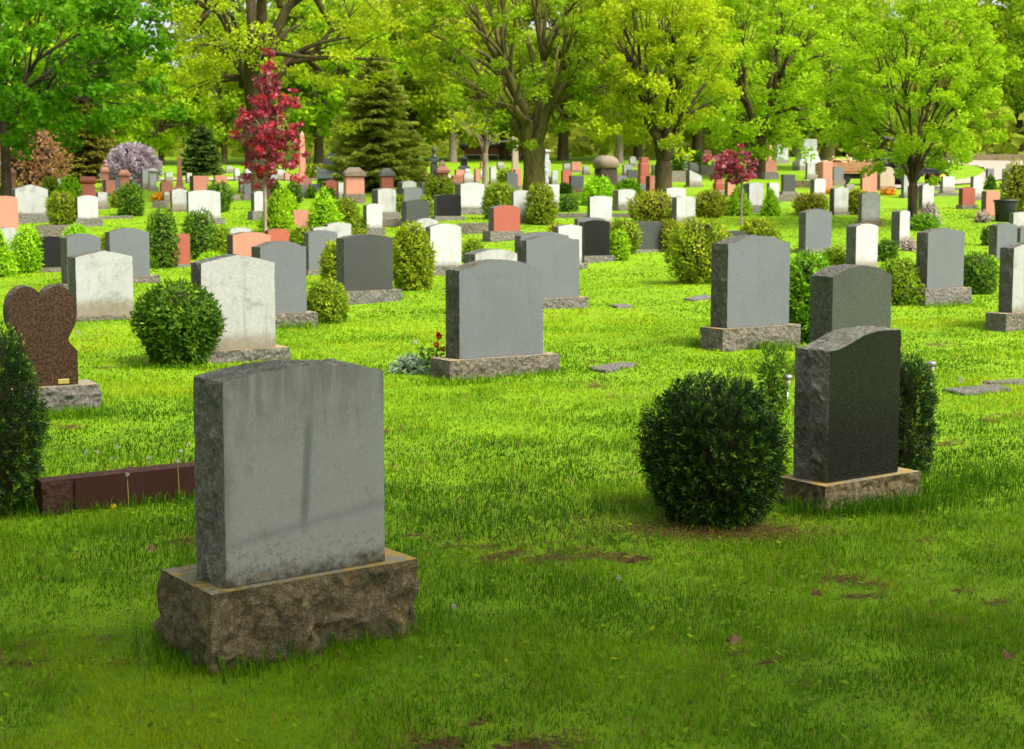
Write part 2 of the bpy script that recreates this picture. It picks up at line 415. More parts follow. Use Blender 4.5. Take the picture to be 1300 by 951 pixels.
def strip_solid(mb, outline, T, rough, m, seed, edge=.012, bulge=.0, mi_face=0, mi_edge=1, closed_bottom=False):
    """extrude a 2D outline (x,z; open path bottom-left -> over the top -> bottom-right) through y -T/2..T/2 with a rock-pitched edge"""
    n = len(outline); V = []; Fq = []
    nr = []
    for i in range(n):
        a = outline[max(i - 1, 0)]; b = outline[min(i + 1, n - 1)]
        dx, dz = b[0] - a[0], b[1] - a[1]; L = math.hypot(dx, dz) or 1
        nr.append((-dz / L, dx / L))
    for i, (x, z) in enumerate(outline):
        for j in range(m + 1):
            s = j / m; y = -T / 2 + T * s
            if j in (0, m):
                o = -abs(nz(x + seed, y, z, 18)) * edge
            else:
                w = min(1, 4 * min(s, 1 - s)) * (.45 if nr[i][1] > .5 else 1)
                o = w * (bulge + rough * (nz(x + seed, y, z, 7) * 1.3 + (abs(nz(x, y + seed, z, 17)) - .2) * 1.6 + nz(x + seed, y + 5, z, 42) * .7))
            V.append((x + nr[i][0] * o, y, z + nr[i][1] * o))
    for i in range(n - 1):
        for j in range(m):
            a = i * (m + 1) + j
            Fq.append((a, a + m + 1, a + m + 2, a + 1))
    mb.add(V, Fq, mi_edge, False)
    b0 = len(mb.v) - len(V)
    mb.f.append([b0 + i * (m + 1) for i in range(n)][::-1]); mb.m.append(mi_face); mb.sm.append(False)
    mb.f.append([b0 + i * (m + 1) + m for i in range(n)]); mb.m.append(mi_face); mb.sm.append(False)
    # bottom strip
    a = b0; c = b0 + (n - 1) * (m + 1)
    mb.f.append([a + j for j in range(m + 1)] + [c + j for j in range(m, -1, -1)]); mb.m.append(mi_edge); mb.sm.append(False)

def rough_block(mb, x0, x1, y0, y1, z0, z1, rough, nh, nv, seed, mi_side=0, mi_top=1, edge=.01):
    """block with rock-pitched sides and a sawn top"""
    per = []
    def lin(a, b, k): return [(a[0] + (b[0] - a[0]) * i / k, a[1] + (b[1] - a[1]) * i / k) for i in range(k)]
    nx = max(2, int(nh * (x1 - x0))); ny = max(2, int(nh * (y1 - y0)))
    per = lin((x0, y0), (x1, y0), nx) + lin((x1, y0), (x1, y1), ny) + lin((x1, y1), (x0, y1), nx) + lin((x0, y1), (x0, y0), ny)
    n = len(per); cx, cy = (x0 + x1) / 2, (y0 + y1) / 2; V = []
    for k in range(nv + 1):
        s = k / nv; z = z0 + (z1 - z0) * s
        for (x, y) in per:
            ox = oy = 0.0
            ex = -1 if abs(x - x0) < 1e-6 else (1 if abs(x - x1) < 1e-6 else 0)
            ey = -1 if abs(y - y0) < 1e-6 else (1 if abs(y - y1) < 1e-6 else 0)
            w = 1 if k < nv else 0
            w *= min(1, (nv - k) / nv * 5)
            d = w * rough * (nz(x + seed, y, z, 5) * 1.6 + (abs(nz(x, y + seed, z, 12)) - .15) * 1.8 + nz(x + seed, y, z + 3, 32) * .6) - (1 - w) * abs(nz(x + seed, y, z, 20)) * edge
            if ex and ey: d *= .5
            V.append((x + ex * d, y + ey * d, z + (0 if k < nv else 0)))
    Fq = []
    for k in range(nv):
        for i in range(n):
            j = (i + 1) % n
            Fq.append((k * n + i, k * n + j, (k + 1) * n + j, (k + 1) * n + i))
    mb.add(V, Fq, mi_side, False)
    b0 = len(mb.v) - len(V)
    mb.f.append([b0 + nv * n + i for i in range(n)]); mb.m.append(mi_top); mb.sm.append(False)

STONES = []
U0 = 34.0
def solve(xl, xm, xr, ysh, ytb, ybb, rot, eW, eT):
    th = R(rot); u = np.array([math.cos(th), math.sin(th)]); v = np.array([-math.sin(th), math.cos(th)])
    P = np.array(hit(xm, ybb)); C = P + eW * u + eT * v
    z0 = gz(*C)
    for _ in range(3):
        z0 = gz(*C); C[0] = xat(xm, C[1], z0 + .3)
    ztb = zat(C[0], C[1], ytb); zsh = zat(C[0], C[1], ysh)
    zm = .5 * (ztb + zsh)
    def along(px, d):
        a = (px - CX) / F_PX
        dep = C[1] * cp - (zm - CAMZ) * sp
        return (a * dep - C[0]) / (d[0] - a * d[1] * cp)
    W = along(xr, u); T = along(xl, v) if xl is not None else None
    return C, u, v, z0, ztb - z0, zsh - z0, W, T

def stone(label, mat, style, xl, xm, xr, ysh, ypk, ytb, ybb, rot=None, e=None, eT=.05, er=None, base='base', top='basetop', group='granite headstones standing in rows on the lawn',
          Tm=None, ebk=None, tmat=None, name='headstone', rough=.02, cat='headstone', facemat=None):
    rot = U0 + random.uniform(-2, 2) if rot is None else rot
    eW = .09 if e is None else e
    C, u, v, z0, hb, hs, W, T = solve(xl, xm, xr, ysh, ytb, ybb, rot, eW, eT)
    if T is None: T = .17
    T = min(max(T, .13), .36) if Tm is None else Tm
    hb = max(hb, .04)
    dist = C[1]; res = F_PX * .79 / dist       # render px per metre
    rise = max(0, (ysh - ypk)) / F_PX * dist * 1.0
    er = eW if er is None else er
    cxy = C + u * W / 2 + v * T / 2
    root = empty(name, (cxy[0], cxy[1], gz(*cxy)), R(rot), label, cat, group)
    dz = z0 - gz(*cxy)
    hb += dz; H = hs + dz
    seed = random.uniform(0, 50)
    near = dist < 16; mid = dist < 30
    # base
    b = MB()
    nh = 60 if dist < 6 else 45 if dist < 9 else 28 if near else 12 if mid else 4
    rr = rough * (1.0 if near else .7)
    rough_block(b, -W / 2 - eW, W / 2 + er, -T / 2 - eT, T / 2 + (eT if ebk is None else ebk), -.12, hb, rr * 1.1, nh, 14 if dist < 9 else 7 if near else 3 if mid else 2, seed)
    b.build('base', [M[base], M[top]], root)
    # tablet
    ns = 30 if dist < 9 else 16 if near else 8 if mid else 3
    nt = 64 if dist < 9 else 40 if near else 24 if mid else 14
    if style == 'scallop': nt = 32
    m = 12 if dist < 9 else 7 if near else 4 if mid else 2
    h0 = hb + .003; hw = W / 2
    out = [(-hw, h0 + (H - h0) * i / ns) for i in range(ns)]
    out += [(-hw + W * i / nt, H + prof(style, i / nt, rise)) for i in range(nt + 1)]
    Hr = H + prof(style, 1.0, rise)
    out += [(hw, Hr - (Hr - h0) * i / ns) for i in range(1, ns + 1)]
    tb = MB()
    strip_solid(tb, out, T, rr * (1 if mid else .5), m, seed, edge=.008 if near else .004)
    tb.build('tablet', [M[facemat or mat], M[tmat or mat + '_rock']], root)
    root['_d'] = float(dist)
    del root['_d']
    return root, dict(W=W, T=T, hb=hb, H=H, C=C, u=u, v=v, rot=rot, dist=dist)

# ------------------------------------------------------------------ stacked monuments
def monument(label, xc, wpx, ybb, tiers, mat='salmon', rot=None, name='monument', cat='monument', group=None, y0=None):
    """tiers: list of (part name, shape, width px, y_top px, material) from the ground up; widths as seen"""
    rot = U0 - 6 if rot is None else rot
    x, y = hit(xc, ybb)
    k = y / F_PX
    vis = 1 / (math.cos(R(rot)) + .62 * math.sin(R(rot)))     # square-ish plan seen obliquely
    root = empty(name, (x, y, gz(x, y)), R(rot), label, cat, group)
    zprev = -.15; zg = gz(x, y)
    for i, (pn, shape, wp, yt, mt) in enumerate(tiers):
        z1 = zat(x, y, yt) - zg
        mb = MB(); w = wp * k * (vis if shape not in ('cyl', 'urn', 'ball', 'finial') else 1); d = w * .75
        zb = zprev + (.003 if i else 0)
        hgt = z1 - zb
        if shape == 'box': mb.box(-w / 2, w / 2, -d / 2, d / 2, zb, z1, bev=min(.025, w * .06, hgt * .3))
        elif shape == 'taper': mb.box(-w / 2, w / 2, -d / 2, d / 2, zb, z1, tx=w * .12, ty=d * .12)
        elif shape == 'shaft': mb.box(-w / 2, w / 2, -w / 2, w / 2, zb, z1 - w * .7, tx=w * .17, ty=w * .17); mb.box(-w * .33, w * .33, -w * .33, w * .33, z1 - w * .7 + .002, z1, tx=w * .325, ty=w * .325)
        elif shape == 'hip':      # overhanging sloping cap
            o = w * .06
            mb.box(-w / 2, w / 2, -d / 2 - o, d / 2 + o, zb, zb + hgt * .4, bev=.02)
            mb.box(-w / 2 + .01, w / 2 - .01, -d / 2 - o + .01, d / 2 + o - .01, zb + hgt * .4 + .002, z1, tx=w * .26, ty=d * .3)
        elif shape == 'dome':
            prof_ = [(.42, 0), (.5, .1), (.52, .42), (.48, .62), (.37, .84), (.2, 1)]
            rings = []
            for r, s in prof_:
                a, b_ = w * r, d * r * 1.1
                rings.append([(a * math.copysign(abs(math.cos(t)) ** .6, math.cos(t)), b_ * math.copysign(abs(math.sin(t)) ** .6, math.sin(t)), zb + hgt * s) for t in [2 * math.pi * q / 20 for q in range(20)]])
            mb.loft(rings, 0, True, True, True)
        elif shape == 'cyl': mb.lathe([(w / 2, zb), (w / 2 * .92, z1)], n=14)
        elif shape == 'barrel':
            r = hgt / 2; n = 16
            rings = [[(sx * w / 2, r * math.cos(2 * math.pi * q / n) * 1.05, zb + r + r * math.sin(2 * math.pi * q / n)) for q in range(n)] for sx in (-1, 1)]
            mb.loft(rings, 0, True, True, False)
        elif shape == 'urn':
            pr = [(.2, 0), (.28, .06), (.14, .14), (.3, .3), (.5, .55), (.46, .72), (.26, .82), (.34, .88), (.14, .95), (.03, 1)]
            mb.lathe([(w * r, zb + hgt * s) for r, s in pr])
        elif shape == 'finial':
            pr = [(.5, 0), (.42, .15), (.2, .3), (.16, .42), (.34, .55), (.4, .68), (.26, .82), (.08, .93), (.02, 1)]
            mb.lathe([(w * r, zb + hgt * s) for r, s in pr])
        elif shape == 'ball': mb.lathe([(w / 2 * math.sin(math.pi * q / 10) + .002, zb + hgt / 2 - hgt / 2 * math.cos(math.pi * q / 10)) for q in range(11)])
        elif shape == 'roundtop':
            n = 14; hw = w / 2; zs_ = z1 - hw * .8
            o = [(-hw, zb)] + [(-hw * math.cos(math.pi * q / n), zs_ + hw * .8 * math.sin(math.pi * q / n)) for q in range(n + 1)] + [(hw, zb)]
            strip_solid(mb, o, d * .5, .0, 2, 1.0, edge=0)
        elif shape == 'tshape':   # widening upwards
            mb.box(-w * .4, w * .4, -d * .2, d * .2, zb, z1, tx=-w * .1)
        elif shape == 'figure':   # draped standing figure
            pr = [(.5, 0), (.46, .1), (.38, .35), (.3, .52), (.4, .66), (.44, .76), (.3, .82), (.13, .85), (.2, .9), (.2, .95), (.1, 1)]
            rings = [[(w * r * math.cos(2 * math.pi * q / 16) * (1 + .06 * math.sin(5 * q)), w * .7 * r * math.sin(2 * math.pi * q / 16), zb + hgt * s) for q in range(16)] for r, s in pr]
            mb.loft(rings, 0, True, True, True)
        mm = M[mt]
        ml = [mm, mm]
        mb.build(pn, ml, root)
        zprev = z1
    return root

# ------------------------------------------------------------------ leaves
def rand_unit(n):
    v = rng.normal(size=(n, 3)); return v / np.linalg.norm(v, axis=1)[:, None]

def leaf_quads(P, N, size, elong=1.5, asp=None):
    """rhombic leaves at P with normals N"""
    n = len(P); size = np.broadcast_to(size, (n,))
    r = rand_unit(n); a = np.cross(N, r); a /= (np.linalg.norm(a, axis=1)[:, None] + 1e-9)
    b = np.cross(N, a)
    a = a * (size * .5 * elong)[:, None]; b = b * (size * .5)[:, None]
    V = np.stack([P - a, P + b * .9 + a * .1, P + a, P - b * .9 + a * .1], 1).reshape(-1, 3)
    Q = np.arange(n * 4).reshape(-1, 4)
    return V, Q

def dir_quads(P, D, length, width, up=None):
    """needle / blade: thin rhombus from P along D"""
    n = len(P); r = rand_unit(n) if up is None else np.broadcast_to(up, (n, 3))
    s = np.cross(D, r); s /= (np.linalg.norm(s, axis=1)[:, None] + 1e-9)
    L = np.broadcast_to(length, (n,))[:, None]; Wd = np.broadcast_to(width, (n,))[:, None] * .5
    V = np.stack([P - s * Wd * .6, P + D * L * .55 - s * Wd, P + D * L, P + D * L * .55 + s * Wd], 1).reshape(-1, 3)
    # order so quad is convex
    V = V.reshape(n, 4, 3)[:, [0, 1, 2, 3]].reshape(-1, 3)
    return V, np.arange(n * 4).reshape(-1, 4)

# ------------------------------------------------------------------ shrubs
def shrub_dir_profile(kind, dirs, sd):
    x, y, z = dirs.T
    ph = sd * 3.7
    lump = 1 + .05 * np.sin(4 * x + ph) * np.cos(3.3 * z + ph) + .05 * np.sin(5.1 * y + 2 * ph + 3 * z)
    return lump

def shrub(label, kind, mat, x0, x1, yt, yb, n=2600, leaf=None, group='clipped evergreen shrubs among the headstones', name='round_shrub', cat='shrub', yd=None, stems=True, wob=.1, px_leaf=2.3, base_y=None, sprig=False):
    xc = (x0 + x1) / 2
    gx, gy = hit(xc, yb if yd is None else yd)
    k = gy / F_PX
    rx = (x1 - x0) / 2 * k; 
    gy += rx * .6                       # the front foot of the shrub is what the photo shows
    gx = xat(xc, gy, gz(gx, gy) + .3); k = depth(0, gy, 1) / F_PX; rx = (x1 - x0) / 2 * k
    zg = gz(gx, gy); ztop = zat(gx, gy, yt) - zg
    ztop = max(ztop, .15)
    root = empty(name, (gx, gy, zg), random.uniform(0, 6.28), label, cat, group)
    sd = random.uniform(0, 20)
    # surface function r(h, az): h 0..1
    def radius(h, az):
        if kind == 'globe': 
            c = .52; r = np.sqrt(np.clip(1 - ((h - c) / (1 - c + .0)) ** 2, 0, 1)); lo = np.sqrt(np.clip(1 - ((c - h) / .60) ** 2, 0, 1)); r = np.where(h > c, r, lo)
        elif kind == 'egg': r = np.where(h < .35, .8 + .2 * np.sin(h / .35 * np.pi / 2), np.sqrt(np.clip(1 - ((h - .35) / .65) ** 2.4, 0, 1)))
        elif kind == 'cone': r = np.where(h < .12, .85 + h, np.clip(1 - (h - .12) / .88, 0, 1) ** .8)
        elif kind == 'dome': r = np.sqrt(np.clip(1 - (h) ** 2.3, 0, 1))
        elif kind == 'column': r = np.where(h < .2, .75 + h, np.where(h > .55, np.sqrt(np.clip(1 - ((h - .55) / .45) ** 2, 0, 1)), .95))
        elif kind == 'yewball':
            c = .5; r = np.where(h > c, np.clip(1 - ((h - c) / .5) ** 2.0, 0, 1) ** .5, np.clip(1 - ((c - h) / .62) ** 2.0, 0, 1) ** .62)
        elif kind == 'spread': r = np.where(h < .5, .55 + .9 * h, np.sqrt(np.clip(1 - ((h - .5) / .5) ** 2, 0, 1)))
        else: r = np.sqrt(np.clip(1 - h ** 2, 0, 1))
        lump = 1 + wob * (np.sin(az * 3 + sd + h * 5) * .5 + np.sin(az * 5 - sd * 2 + h * 11) * .4 + np.sin(az * 9 + h * 17 + sd) * .35)
        return r * lump
    NP = n
    h = rng.uniform(0.02, 1.0, NP * 3) ; az = rng.uniform(0, 2 * np.pi, NP * 3)
    rr = radius(h, az)
    keep = rng.uniform(0, 1, NP * 3) < np.clip(rr * 1.1 + .12, 0, 1); h, az, rr = h[keep][:NP], az[keep][:NP], rr[keep][:NP]
    n_ = len(h)
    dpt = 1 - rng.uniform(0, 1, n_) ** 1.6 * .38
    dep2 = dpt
    X = np.cos(az) * rr * rx * dep2; Y = np.sin(az) * rr * rx * dep2; Z = h * ztop * (1 - (1 - dep2) * .5)
    P = np.stack([X, Y, Z], 1)
    # outward direction
    cz = ztop * .45
    D = P - np.array([0, 0, cz]); D[:, 2] *= (rx / max(ztop * .5, .05)); D /= np.linalg.norm(D, axis=1)[:, None] + 1e-9
    if leaf is None: leaf = max(.02, px_leaf * gy / (F_PX * .79))
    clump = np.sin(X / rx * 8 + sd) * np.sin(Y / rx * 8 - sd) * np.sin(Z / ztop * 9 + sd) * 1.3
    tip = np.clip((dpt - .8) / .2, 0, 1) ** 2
    if sprig:
        # each shoot: needles along a short stem that points outward and up
        m = 13
        sd_ = D * .8 + rand_unit(n_) * .45 + np.array([0, 0, .35]); sd_ /= np.linalg.norm(sd_, axis=1)[:, None]
        L = leaf * rng.uniform(1.0, 1.9, n_)
        t = np.tile(np.linspace(0, 1, m), n_)
        base = np.repeat(P, m, 0) + np.repeat(sd_ * L[:, None], m, 0) * t[:, None]
        side = np.cross(np.repeat(sd_, m, 0), rand_unit(n_ * m)); side /= np.linalg.norm(side, axis=1)[:, None] + 1e-9
        nd = side * .8 + np.repeat(sd_, m, 0) * (.55 + .5 * t[:, None]); nd /= np.linalg.norm(nd, axis=1)[:, None]
        V, Q = dir_quads(base, nd, leaf * rng.uniform(.6, .95, n_ * m), leaf * .19)
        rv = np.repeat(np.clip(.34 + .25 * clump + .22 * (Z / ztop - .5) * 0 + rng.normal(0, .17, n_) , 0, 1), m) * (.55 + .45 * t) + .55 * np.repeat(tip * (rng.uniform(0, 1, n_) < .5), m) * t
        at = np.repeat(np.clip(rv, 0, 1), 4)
    else:
        nn = D + rand_unit(n_) * .75; nn /= np.linalg.norm(nn, axis=1)[:, None]
        # feathery: half leaves face out, half point out
        V1, Q1 = leaf_quads(P, nn, leaf * rng.uniform(.6, 1.2, n_), 1.5)
        dd = D + rand_unit(n_) * .6 + np.array([0, 0, .25]); dd /= np.linalg.norm(dd, axis=1)[:, None]
        V2, Q2 = dir_quads(P, dd, leaf * rng.uniform(.9, 1.9, n_), leaf * .5)
        V = np.concatenate([V1, V2]); Q = np.concatenate([Q1, Q2 + len(V1)])
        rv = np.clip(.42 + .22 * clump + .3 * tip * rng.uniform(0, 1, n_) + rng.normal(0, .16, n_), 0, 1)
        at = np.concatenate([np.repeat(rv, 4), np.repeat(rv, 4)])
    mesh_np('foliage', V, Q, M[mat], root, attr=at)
    # branches: a few stems plus a solid core added to close and darken the inside
    mb = MB()
    nr_ = 10; nz_ = 7; rings = []
    for i in range(nz_ + 1):
        hh = .1 + .78 * i / nz_
        rings.append([(float(math.cos(a) * rx * radius(np.array([hh]), np.array([a]))[0] * .5), float(math.sin(a) * rx * radius(np.array([hh]), np.array([a]))[0] * .6), ztop * hh) for a in [2 * math.pi * q / nr_ for q in range(nr_)]])
    if stems: mb.loft(rings, 0, True, True)
    for q in range(6):
        a = 2 * math.pi * q / 6 + sd
        mb.tube([(math.cos(a) * rx * .12, math.sin(a) * rx * .12, -.05), (math.cos(a) * rx * .25, math.sin(a) * rx * .25, ztop * .2), (math.cos(a) * rx * .5, math.sin(a) * rx * .5, ztop * .5)], [max(.012, rx * .05), max(.01, rx * .035), .006], 5)
    mb.build('stems', M['twig'], root)
    return root

# ------------------------------------------------------------------ trees
def kmeans(P, k, it=6):
    k = min(k, len(P)); c = P[rng.choice(len(P), k, replace=False)]
    for _ in range(it):
        d = ((P[:, None] - c[None]) ** 2).sum(2); lab = d.argmin(1)
        for j in range(k):
            if (lab == j).any(): c[j] = P[lab == j].mean(0)
    return lab, c

def bez(a, b, c, n):
    a, b, c = map(np.asarray, (a, b, c))
    return [(1 - t) ** 2 * a + 2 * t * (1 - t) * b + t * t * c for t in np.linspace(0, 1, n)]

def tree_parts(name_root, root, fork_z, trunk_r, crown_c, crown_r, nclump, nleaf, leaf, clump_r, leafm, barkm, k1=6, k2=5, gap=.0, shape='ball', rise=.45, lean=(0, 0), flat=.72, wob=.25, openness=.35, droop=0, limb=1.0):
    """crown_c local centre (x,y,z), crown_r (rx,ry,rz)"""
    cc = np.array(crown_c, float); cr = np.array(crown_r, float)
    sd = rng.uniform(0, 20)
    T = []
    while len(T) < nclump:
        d = rand_unit(1)[0]; r = rng.uniform(openness, 1) ** .55
        lump = 1 + wob * (math.sin(d[0] * 5 + sd) * math.cos(d[2] * 6 + sd) * .6 + math.sin(d[1] * 8 - sd + d[2] * 4) * .5 + math.sin(d[0] * 13 + d[1] * 11 + sd) * .25)
        p = cc + d * r * lump * cr
        if shape == 'vase' and p[2] < cc[2]:
            s = (cc[2] - p[2]) / cr[2]; p[0] = cc[0] + (p[0] - cc[0]) * (1 - .25 * s); p[1] = cc[1] + (p[1] - cc[1]) * (1 - .25 * s)
        if shape == 'flame' and p[2] > cc[2]:
            s = (p[2] - cc[2]) / cr[2]; p[0] = cc[0] + (p[0] - cc[0]) * (1 - .72 * s); p[1] = cc[1] + (p[1] - cc[1]) * (1 - .72 * s)
        if p[2] < fork_z * .55: continue
        if gap and rng.uniform() < gap and math.sin(p[0] * 1.1 + sd) * math.sin(p[2] * 1.3 - sd) > .25: continue
        T.append(p)
    T = np.array(T)
    mb = MB()
    top = np.array([lean[0], lean[1], fork_z])
    # trunk with root flare
    mb.tube([(0, 0, -.3), (0, 0, .05), (lean[0] * .1, lean[1] * .1, fork_z * .18), (lean[0] * .5, lean[1] * .5, fork_z * .55), tuple(top), tuple(top + np.array([0, 0, trunk_r * 1.2]))], [trunk_r * 1.3, trunk_r * 1.14, trunk_r * 1.0, trunk_r * .9, trunk_r * .98, trunk_r * .5], 10)
    lab, c1 = kmeans(T, k1)
    rl = trunk_r * .62 * limb
    for i in range(len(c1)):
        idx = np.where(lab == i)[0]
        if len(idx) == 0: continue
        e1 = top + (c1[i] - top) * .62
        ctrl = top + np.array([(c1[i] - top)[0] * .22, (c1[i] - top)[1] * .22, max((c1[i] - top)[2] * rise, fork_z * .15)])
        pts = bez(top - np.array([0, 0, trunk_r * .6]), ctrl, e1, 7)
        pts = [p + rng.normal(0, .02, 3) * (1 + 2 * j) * trunk_r for j, p in enumerate(pts)]
        rad = [rl * (1 - .55 * t) for t in np.linspace(0, 1, 7)]
        mb.tube(pts, rad, 7)
        lab2, c2 = kmeans(T[idx], k2)
        for j in range(len(c2)):
            id2 = idx[lab2 == j]
            if len(id2) == 0: continue
            s = int(rng.integers(3, 6)); st = pts[s]; r0 = rad[s] * .7
            e2 = st + (c2[j] - st) * .72
            mid = st + (e2 - st) * .5 + np.array([0, 0, .12]) * np.linalg.norm(e2 - st) * (1 - droop)
            p2 = bez(st, mid, e2, 5); p2 = [p + rng.normal(0, .03, 3) * np.linalg.norm(e2 - st) * .4 * (q > 0) for q, p in enumerate(p2)]
            rd = [r0 * (1 - .6 * t) for t in np.linspace(0, 1, 5)]
            mb.tube(p2, rd, 5)
            for q in id2:
                s3 = int(rng.integers(2, 5)); a = p2[s3]; e = T[q]
                m3 = a + (e - a) * .5 + rng.normal(0, .08, 3) * np.linalg.norm(e - a) + np.array([0, 0, .08 * np.linalg.norm(e - a)])
                mb.tube(bez(a, m3, e, 4), [max(.012, rd[s3] * .5), max(.01, rd[s3] * .38), max(.009, rd[s3] * .25), .006], 3)
    mb.build('trunk', M[barkm], root)
    n = nclump * nleaf
    ci = np.repeat(np.arange(nclump), nleaf)
    crn = rng.uniform(.65, 1.25, nclump)
    off = rand_unit(n) * (rng.uniform(0, 1, n) ** .45)[:, None] * (clump_r * crn[ci])[:, None]
    off[:, 2] *= flat
    if droop: off[:, 2] -= droop * (off[:, 0] ** 2 + off[:, 1] ** 2) / clump_r * 1.2
    P = T[ci] + off
    N = rand_unit(n) * 1.0 + np.array([0, 0, .55]); N /= np.linalg.norm(N, axis=1)[:, None]
    V, Q = leaf_quads(P, N, leaf * rng.uniform(.6, 1.3, n), 1.35)
    rv = np.clip(rng.uniform(.1, .9, nclump)[ci] * .55 + rng.uniform(0, 1, n) * .45 + .12 * (off[:, 2] / (clump_r * flat)), 0, 1)
    mesh_np('crown', V, Q, M[leafm], root, attr=np.repeat(rv, 4))

def tree(label, xt, yb, fork_y, wtr, ccx, ccy, crx, cry, nclump=220, nleaf=80, leaf_px=2.8, clump_px=15, leafm='leaf_mid', barkm='bark', name='maple_tree', cat='tree', group='leafy trees shading the cemetery', depth_ry=None, **kw):
    x, y = hit(xt, yb); k = depth(0, y, 3) / F_PX
    zg = gz(x, y)
    root = empty(name, (x, y, zg), 0, label, cat, group)
    fz = zat(x, y, fork_y) - zg
    X, _ = at_depth(ccx, ccy, y); Z = zat(x, y, ccy) - zg
    rx = crx * k; rz = cry * k; ry = rx if depth_ry is None else depth_ry
    tree_parts(name, root, fz, wtr * k / 2, (X - x, 0, Z), (rx, ry, rz), nclump, nleaf, leaf_px * k / .79, clump_px * k, leafm, barkm, **kw)
    return root

def spruce(label, xt, yb, ytop, wpx, mat='spruce', name='spruce_tree', lowy=None, n_tier=26, group='evergreen trees behind the headstones', leaf_px=3.2, dens=1.0, cat='tree', power=.8):
    x, y = hit(xt, yb); k = depth(0, y, 3) / F_PX; zg = gz(x, y)
    root = empty(name, (x, y, zg), random.uniform(0, 6), label, cat, group)
    H = zat(x, y, ytop) - zg; low = zat(x, y, lowy if lowy else yb - 12) - zg
    mb = MB(); tr = max(.08, H * .022)
    mb.tube([(0, 0, -.2), (0, 0, H * .5), (0, 0, H)], [tr, tr * .6, .02], 8)
    Ps, Ds = [], []
    for i in range(n_tier):
        t = i / (n_tier - 1); z = low + (H - low) * t ** .95
        r = wpx * k / 2 * (1 - t) ** power + .08
        nb = int(11 - 5 * t)
        for q in range(nb):
            a = q * 2 * math.pi / nb + rng.uniform(0, 1.2); L = r * rng.uniform(.72, 1.1)
            tip = np.array([math.cos(a) * L, math.sin(a) * L, z - L * .18 + rng.uniform(-.1, .1)])
            st = np.array([0, 0, z + .05])
            pts = bez(st, (st + tip) / 2 + np.array([0, 0, -L * .14]), tip, 5)
            mb.tube(pts, [max(.012, tr * .3 * (1 - t)), .015, .012, .01, .006], 3)
            m = int(max(30, 150 * L) * dens)
            s = rng.uniform(.12, 1, m); c = np.array([bez(st, (st + tip) / 2 + np.array([0, 0, -L * .14]), tip, 2)[0]] * 1)
            pa = (1 - s)[:, None] ** 2 * st + (2 * s * (1 - s))[:, None] * ((st + tip) / 2 + np.array([0, 0, -L * .14])) + (s ** 2)[:, None] * tip
            lat = np.array([-math.sin(a), math.cos(a), 0]); wdt = L * .24 * np.sin(np.pi * np.clip(s, 0, .97)) + .05
            o = rng.uniform(-1, 1, m)
            Ps.append(pa + lat * (o * wdt)[:, None] + np.array([0, 0, -1]) * (np.abs(o) * wdt * .35 + rng.uniform(0, .1, m))[:, None])
            dd = np.array([math.cos(a), math.sin(a), -.25]) + lat * (o * .9)[:, None] + rand_unit(m) * .3
            Ds.append(dd / np.linalg.norm(dd, axis=1)[:, None])
    mb.build('trunk', M['bark_dark'], root)
    P = np.concatenate(Ps); D = np.concatenate(Ds); n = len(P); lf = leaf_px * k / .79
    V, Q = dir_quads(P, D, lf * rng.uniform(.8, 1.8, n), lf * .6)
    rv = np.clip(rng.normal(.45, .22, n) + .25 * (np.hypot(P[:, 0], P[:, 1]) / (wpx * k / 2) - .4), 0, 1)
    mesh_np('crown', V, Q, M[mat], root, attr=np.repeat(rv, 4))
    return root
# ------------------------------------------------------------------ world, sun, camera
world = bpy.data.worlds.new('World'); scene.world = world; world.use_nodes = True
wt = world.node_tree; wt.nodes.clear()
wo = wt.nodes.new('ShaderNodeOutputWorld'); bg = wt.nodes.new('ShaderNodeBackground'); sky = wt.nodes.new('ShaderNodeTexSky')
sky.sky_type = 'NISHITA'; sky.sun_disc = False
SUN_EL, SUN_AZ = 52.0, 128.0            # azimuth measured from +Y (view direction) clockwise towards +X
sky.sun_elevation = R(SUN_EL); sky.sun_rotation = R(SUN_AZ)
sky.air_density = 1.0; sky.dust_density = 6.0; sky.ozone_density = .6
bg.inputs['Strength'].default_value = .15
hs_ = wt.nodes.new('ShaderNodeHueSaturation'); hs_.inputs['Saturation'].default_value = .35; wt.links.new(sky.outputs[0], hs_.inputs['Color']); wt.links.new(hs_.outputs[0], bg.inputs['Color']); wt.links.new(bg.outputs[0], wo.inputs['Surface'])
sl = bpy.data.lights.new('sun', 'SUN'); sl.energy = 1.5; sl.angle = R(15); sl.color = (1, .94, .84)
so = bpy.data.objects.new('sun', sl); COL.objects.link(so)
sv = Vector((math.sin(R(SUN_AZ)) * math.cos(R(SUN_EL)), math.cos(R(SUN_AZ)) * math.cos(R(SUN_EL)), math.sin(R(SUN_EL))))
so.rotation_euler = sv.to_track_quat('Z', 'Y').to_euler(); so.location = (0, 0, 30)

cam = bpy.data.cameras.new('camera'); co = bpy.data.objects.new('camera', cam); COL.objects.link(co); scene.camera = co
co.location = (0, 0, CAMZ); co.rotation_euler = (math.pi / 2 - PITCH, 0, 0)
cam.sensor_width = 36; cam.lens = 36 * F_PX / 1300; cam.shift_y = (CY - 475.5) / 1300
cam.clip_start = .1; cam.clip_end = 2000
cam.dof.use_dof = True; cam.dof.focus_distance = 6.4; cam.dof.aperture_fstop = 8.0

